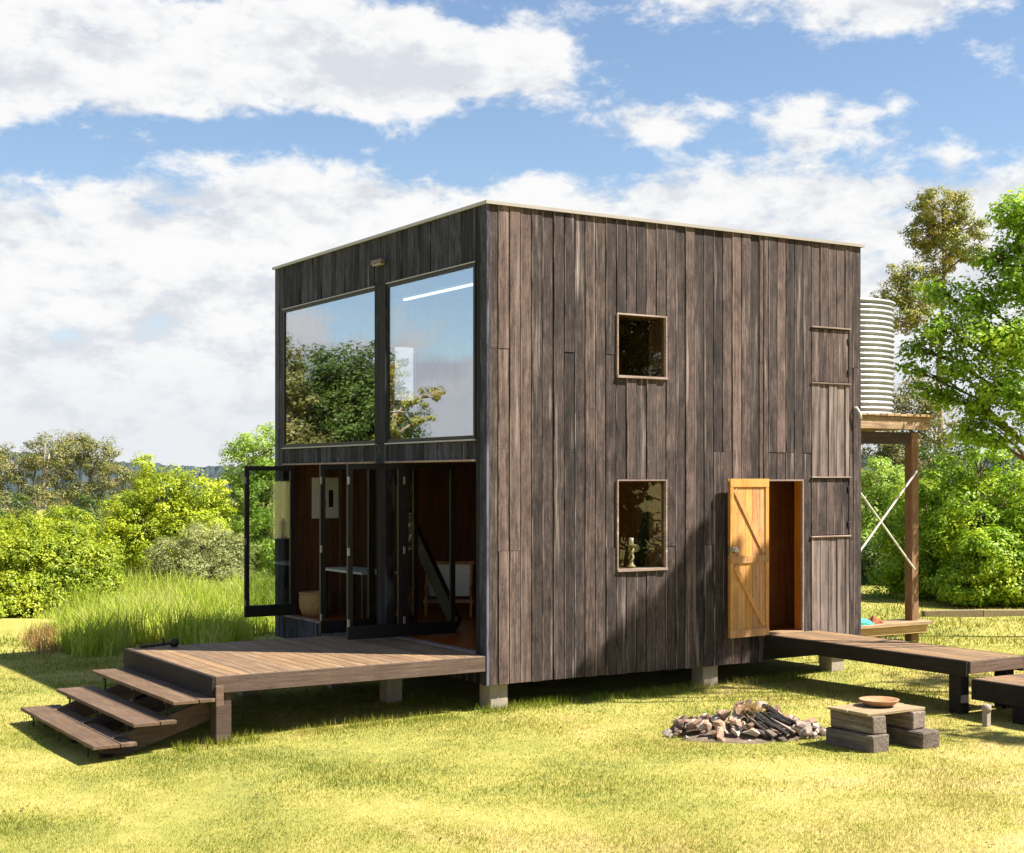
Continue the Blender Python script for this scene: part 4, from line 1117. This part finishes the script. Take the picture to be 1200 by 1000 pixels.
G_R = 'trees and bushes on the right'
tree('tall_gum_tree', 'tall slender gum tree with golden olive crown above the tank', 'tree', b2(1112, 62), [L(1105, 245, 62, 1.25), L(1085, 272, 62, 1.0), L(1130, 268, 62, .95), L(1108, 292, 62, 1.2), L(1138, 300, 62, .7), L(1092, 325, 62, .7), L(1060, 322, 61, .75), L(1045, 348, 61, .8), L(1075, 350, 61, .9), L(1055, 372, 61, .9)], .17, 15000, 'leaf_gum_gold', 'bark_pale', .17, .36, 61, G_R, limb_k=1.2, droop=.6)
tree('gum_tree', 'greyish gum tree low behind the tank stand', 'tree', b2(1085, 58), [L(1075, 465, 58, 1.0), L(1050, 480, 58, 1.0), L(1100, 500, 57.5, 1.2), L(1060, 540, 57, 1.5), L(1030, 520, 57, 1.2), L(1110, 560, 57, 1.4), L(1030, 600, 56, 1.6), L(1085, 620, 56, 1.8)], .19, 14000, 'leaf_gum', 'bark_pale', .16, .45, 62, G_R, stems=2)
tree('oak_tree', 'leafy green tree with broad leaves at the right edge', 'tree', b2(1262, 25.5), [L(1188, 255, 25, .55), L(1222, 290, 25, .9), L(1165, 300, 25, .36), L(1190, 330, 25, .6), L(1140, 352, 25, .52), L(1098, 340, 25.2, .30), L(1102, 385, 25, .46), L(1160, 395, 24.7, .65), L(1205, 400, 24.6, .75), L(1074, 405, 25.2, .28), L(1068, 432, 25.2, .26), L(1125, 430, 25, .50), L(1180, 455, 24.6, .6), L(1215, 490, 24.6, .65), L(1110, 465, 25.2, .32), L(1085, 455, 25.2, .24), L(1145, 480, 25, .42), L(1165, 510, 25, .42), L(1130, 505, 25.2, .3), L(1270, 400, 26, 1.3), L(1290, 300, 26, 1.2)], .125, 20000, 'leaf_oak', 'bark_brown', .09, .26, 63, G_R, aspect=.62, per=40, shell=.2)
for i, (px, py, dpt, lab, mt, sc) in enumerate(((1150, 545, 33, 'bright green bushy tree under the broad leaved tree', 'leaf_green', 1.0), (1085, 590, 34, 'rounded green bush just right of the tank stand post', 'leaf_green', .85),
                                               (1225, 600, 32, 'green bush at the right edge of the photo', 'leaf_green', 1.0), (1030, 560, 41, 'light green tree seen between cabin and stand post', 'leaf_lime', .8),
                                               (1040, 660, 38, 'low dark bush seen below the tank stand', 'leaf_dark', .9), (1160, 650, 31.5, 'low leafy green bush in front of the right trees', 'leaf_green', .75))):
    s = sc
    lo = [L(px, py, dpt, .95 * s), L(px - 28 * s, py + 38, dpt, .9 * s), L(px + 30 * s, py + 34, dpt, .95 * s), L(px - 12, py + 80, dpt - .4, 1.05 * s), L(px + 40 * s, py + 88, dpt - .2, 1.0 * s), L(px - 36 * s, py + 100, dpt, .9 * s)]
    if py < 620: lo += [L(px, py + 128, dpt - .5, 1.1 * s), L(px + 45 * s, py + 140, dpt - .3, .9 * s), L(px - 40 * s, py + 140, dpt - .3, .9 * s)]
    lo = [q for q in lo if q[0][2] > -.2]
    tree('bushy_tree' if py < 600 else 'leafy_bush', lab, 'tree' if py < 600 else 'bush', b2(px, dpt), lo, .13, 15000, mt, 'bark_brown', .08, .27, 70 + i, G_R, stems=2)
for i, (px, dpt, lab) in enumerate(((1010, 60, 'dark thicket bush right behind the cabin corner'), (1080, 52, 'dark thicket bush behind the tank stand post'), (1150, 50, 'dark thicket bush behind the bright bushy tree'),
                                    (1220, 50, 'dark thicket bush at the right edge behind the green bush'), (1290, 52, 'dark thicket bush just outside the right edge'))):
    tree('thicket_bush', lab, 'bush', b2(px, dpt), [L(px, 560, dpt, 1.9), L(px - 30, 590, dpt, 1.8), L(px + 30, 590, dpt, 1.8), L(px, 625, dpt - 1, 2.2), L(px + 20, 660, dpt - 1, 2.0), L(px - 25, 670, dpt - 1.2, 1.9)], .20, 6500, 'leaf_dark', 'bark_brown', .1, .45, 80 + i, 'back row bushes on the right', stems=2)


# trees outside the picture: the panes mirror them, and one shades the wall
def LM(px, py, depth, r):                             # lobe found from its mirror image in the west panes
    (x, y, z), r = L(px, py, depth, r); return ((-x, y, z), r)


def bm_(px, depth): p = at(px, depth); return (-p.x, p.y)


G_M = 'trees mirrored in the upper windows'
tree('gum_tree', 'leftmost of the trees mirrored in the upper left pane', 'tree', bm_(335, 43), [LM(330, 425, 43, (.6, .6, .9)), LM(338, 460, 43, 1.0), LM(330, 500, 43, 1.1), LM(345, 530, 43, 1.2), LM(320, 450, 43, 1.2)], .16, 6000, 'leaf_gum', 'bark_pale', .16, .4, 101, G_M, stems=2)
tree('gum_tree', 'broad dense tree filling the upper left pane reflection', 'tree', bm_(385, 46), [LM(365, 440, 46, 1.1), LM(392, 432, 46, 1.2), LM(378, 465, 45.5, 1.5), LM(410, 460, 46, 1.4), LM(395, 495, 45, 1.6), LM(360, 500, 45, 1.5), LM(385, 530, 45, 1.7)], .17, 14000, 'leaf_dark', 'bark_brown', .18, .4, 102, G_M, stems=2)
tree('gum_tree', 'green tree beside the mullion mirrored in the upper left pane', 'tree', bm_(435, 47), [LM(430, 432, 47, 1.2), LM(446, 455, 47, 1.1), LM(425, 475, 46.5, 1.4), LM(440, 505, 46, 1.5), LM(430, 535, 46, 1.6)], .17, 9000, 'leaf_dark', 'bark_brown', .17, .4, 103, G_M, stems=2)
tree('gum_tree', 'airy brownish gum mirrored at the left of the upper right pane', 'tree', bm_(462, 40), [LM(460, 450, 40, (.5, .5, .6)), LM(462, 480, 40, (.6, .6, .5)), LM(490, 470, 40, (.45, .45, .3)), LM(508, 462, 40, (.32, .32, .28)), LM(498, 490, 40, (.4, .4, .22)), LM(465, 505, 40, .6), LM(455, 530, 40, .8)], .13, 3200, 'leaf_gum_gold', 'bark_pale', .12, .22, 104, G_M, stems=1)
for i, (px, D, r, lab) in enumerate(((300, 60, 2.4, 'tree row mirrored low behind the left pane gums'), (520, 62, 1.5, 'low far tree mirrored at the foot of the upper right pane'), (600, 64, 2.0, 'low far tree standing beyond the lawn left of the camera'))):
    tree('gum_tree', lab, 'tree', bm_(px, D), [LM(px, 555, D, r), LM(px - 30, 570, D, r), LM(px + 30, 572, D, r), LM(px, 600, D, r * 1.2)], .2, 4500, 'leaf_dark', 'bark_brown', .16, .45, 105 + i, G_M)

S = Vector((math.cos(SUN_AZ), math.sin(SUN_AZ), math.tan(SUN_EL)))          # towards the sun per metre of ground distance
def shade(x, z, s, r): p = Vector((x, 0, z)) + S * s; return ((p.x, p.y, p.z), (r, r, r))
tree('shade_tree', 'leafy tree outside the right edge that shades the cabin wall', 'tree', (11.6, -6.9),
     [shade(1.35, .15, 6.1, .20), shade(1.85, .45, 6.0, .22), shade(2.25, .70, 6.2, .30), shade(2.75, .95, 6.1, .34), shade(3.15, .70, 6.3, .34), shade(3.55, .75, 6.0, .30), shade(2.4, .15, 6.2, .30),
      shade(3.05, 1.5, 6.1, .19), shade(3.9, .85, 6.2, .24), shade(3.25, 1.95, 6.1, .09), shade(3.5, 1.4, 6.0, .16), shade(4.25, .85, 6.1, .13), shade(2.95, .15, 6.2, .34), shade(4.15, 1.45, 6.2, .10), shade(4.4, 1.15, 6.1, .12), shade(4.05, 1.05, 6.0, .12), shade(4.5, .8, 6.1, .12),
      ((11.2, -7.6, 8.2), (.8, .8, .7)), ((12.2, -6.4, 9.4), (.9, .9, .8))], .12, 16000, 'leaf_oak', 'bark_brown', .09, .14, 120, None, limb_k=.5, per=40, shell=.1, vexp=.2)
def far_tree(x, y, h, r, seed, lab, n):
    b = float(gz(x, y)); rr = random.Random(seed); lo = []
    for k in range(22):
        a = rr.uniform(0, 6.28); q = rr.uniform(.0, .8) * r
        lo.append(((x + q * math.cos(a), y + q * math.sin(a), b + h * (.1 + .82 * k / 21)), (r * .5, r * .5, h * .10)))
    tree('dark_tree', lab, 'tree', (x, y), lo, .34, n, 'leaf_dark', 'bark_brown', .16, .5, seed, 'trees mirrored in the small windows', stems=2)


for i, (x, y, h, lab) in enumerate(((15, -20, 12, 'dark tree beyond the right edge mirrored in the upper small window'), (10.3, -11.8, 9, 'dark bushy tree beyond the right edge mirrored in the lower window'),
                                    (21, -15, 13, 'dark tree farthest right beyond the boardwalk landing'), (16.5, -26, 13, 'dark tree standing behind the camera to the right'))):
    far_tree(x, y, h, 2.9, 130 + i, lab, 7000)

# reeds
def make_reeds():
    rng = np.random.default_rng(17); n = 20000
    d = rng.uniform(23.5, 34, n); px = rng.uniform(40, 345, n)
    l = (px - 600) / F_PX * d; x = CAM.x + FW.x * d + RT.x * l; y = CAM.y + FW.y * d + RT.y * l
    keep = (d > 24.2 + 1.2 * np.sin(px / 23.0) + np.clip((px - 200) / 40, 0, 3.5) * 0.4) & ~((x > -.4) & (y < 7.2))
    x, y, d, px = x[keep], y[keep], d[keep], px[keep]; n = len(x)
    h = rng.uniform(.35, .92, n) * (0.72 + .32 * np.sin(x * 1.3 + .7 * np.sin(y)) * np.sin(y * 1.1 + x * .3)) * np.clip((px - 30) / 60, .35, 1)
    lv = np.clip(rng.uniform(.1, 1, n) + .5 * np.exp(-((px - 190) / 30) ** 2) * rng.uniform(0, 1, n), 0, 1)
    o = blades('reeds', np.stack([x, y, gz(x, y) - .02], 1), h, rng.uniform(.014, .028, n), 'reed_blade', rng, .42, lv, 2)
    tag(o, 'tall bright green reeds growing behind the deck', 'reeds', None, 'stuff')
    n = 700; px = rng.normal(54, 12, n); d = rng.normal(25.4, .7, n); l = (px - 600) / F_PX * d
    x = CAM.x + FW.x * d + RT.x * l; y = CAM.y + FW.y * d + RT.y * l
    o = blades('dry_grass', np.stack([x, y, gz(x, y)], 1), rng.uniform(.10, .36, n), rng.uniform(.010, .018, n), 'dry_tuft', rng, .5, None, 2)
    tag(o, 'tuft of dry brown grass at the left end of the reeds', 'grass', None, 'stuff')


make_reeds()
make_litter()


def make_bank():
    """low earth bank left of the reeds and the long kerb log at right"""
    c = at(8, 28.0); V = []; F = []; nu, nv = 22, 10; rng = np.random.default_rng(2)
    for i in range(nu):
        for j in range(nv):
            u = i / (nu - 1) * 2 - 1; v = j / (nv - 1) * 2 - 1; q = c + RT * u * 2.2 + FW * v * 1.3
            V.append((q.x, q.y, float(gz(q.x, q.y)) - .05 + .2 * max(0, 1 - u * u) * max(0, 1 - v * v) + rng.uniform(-.02, .02)))
    for i in range(nu - 1):
        for j in range(nv - 1): a = i * nv + j; F.append((a, a + nv, a + nv + 1, a + 1))
    o = mesh_obj('earth_bank', V, F, 'lawn_soil', None, True); tag(o, 'low bare earth bank at the left edge', None, None, 'structure')
    a, b = at(1082, 29.2), at(1420, 29.8); n = 5
    kl = thing('log_edging', a.lerp(b, .5), 'long low timber edging along the far lawn at right', 'edging')
    for k in range(n):
        p, q = a.lerp(b, k / n), a.lerp(b, (k + .985) / n); z = max(gz(p.x, p.y), gz(q.x, q.y)) + .045
        MB().beam((p.x, p.y, z), (q.x, q.y, z + .012 * (-1) ** k), .2, .13).obj('log', 'slab_timber', kl)


make_bank()
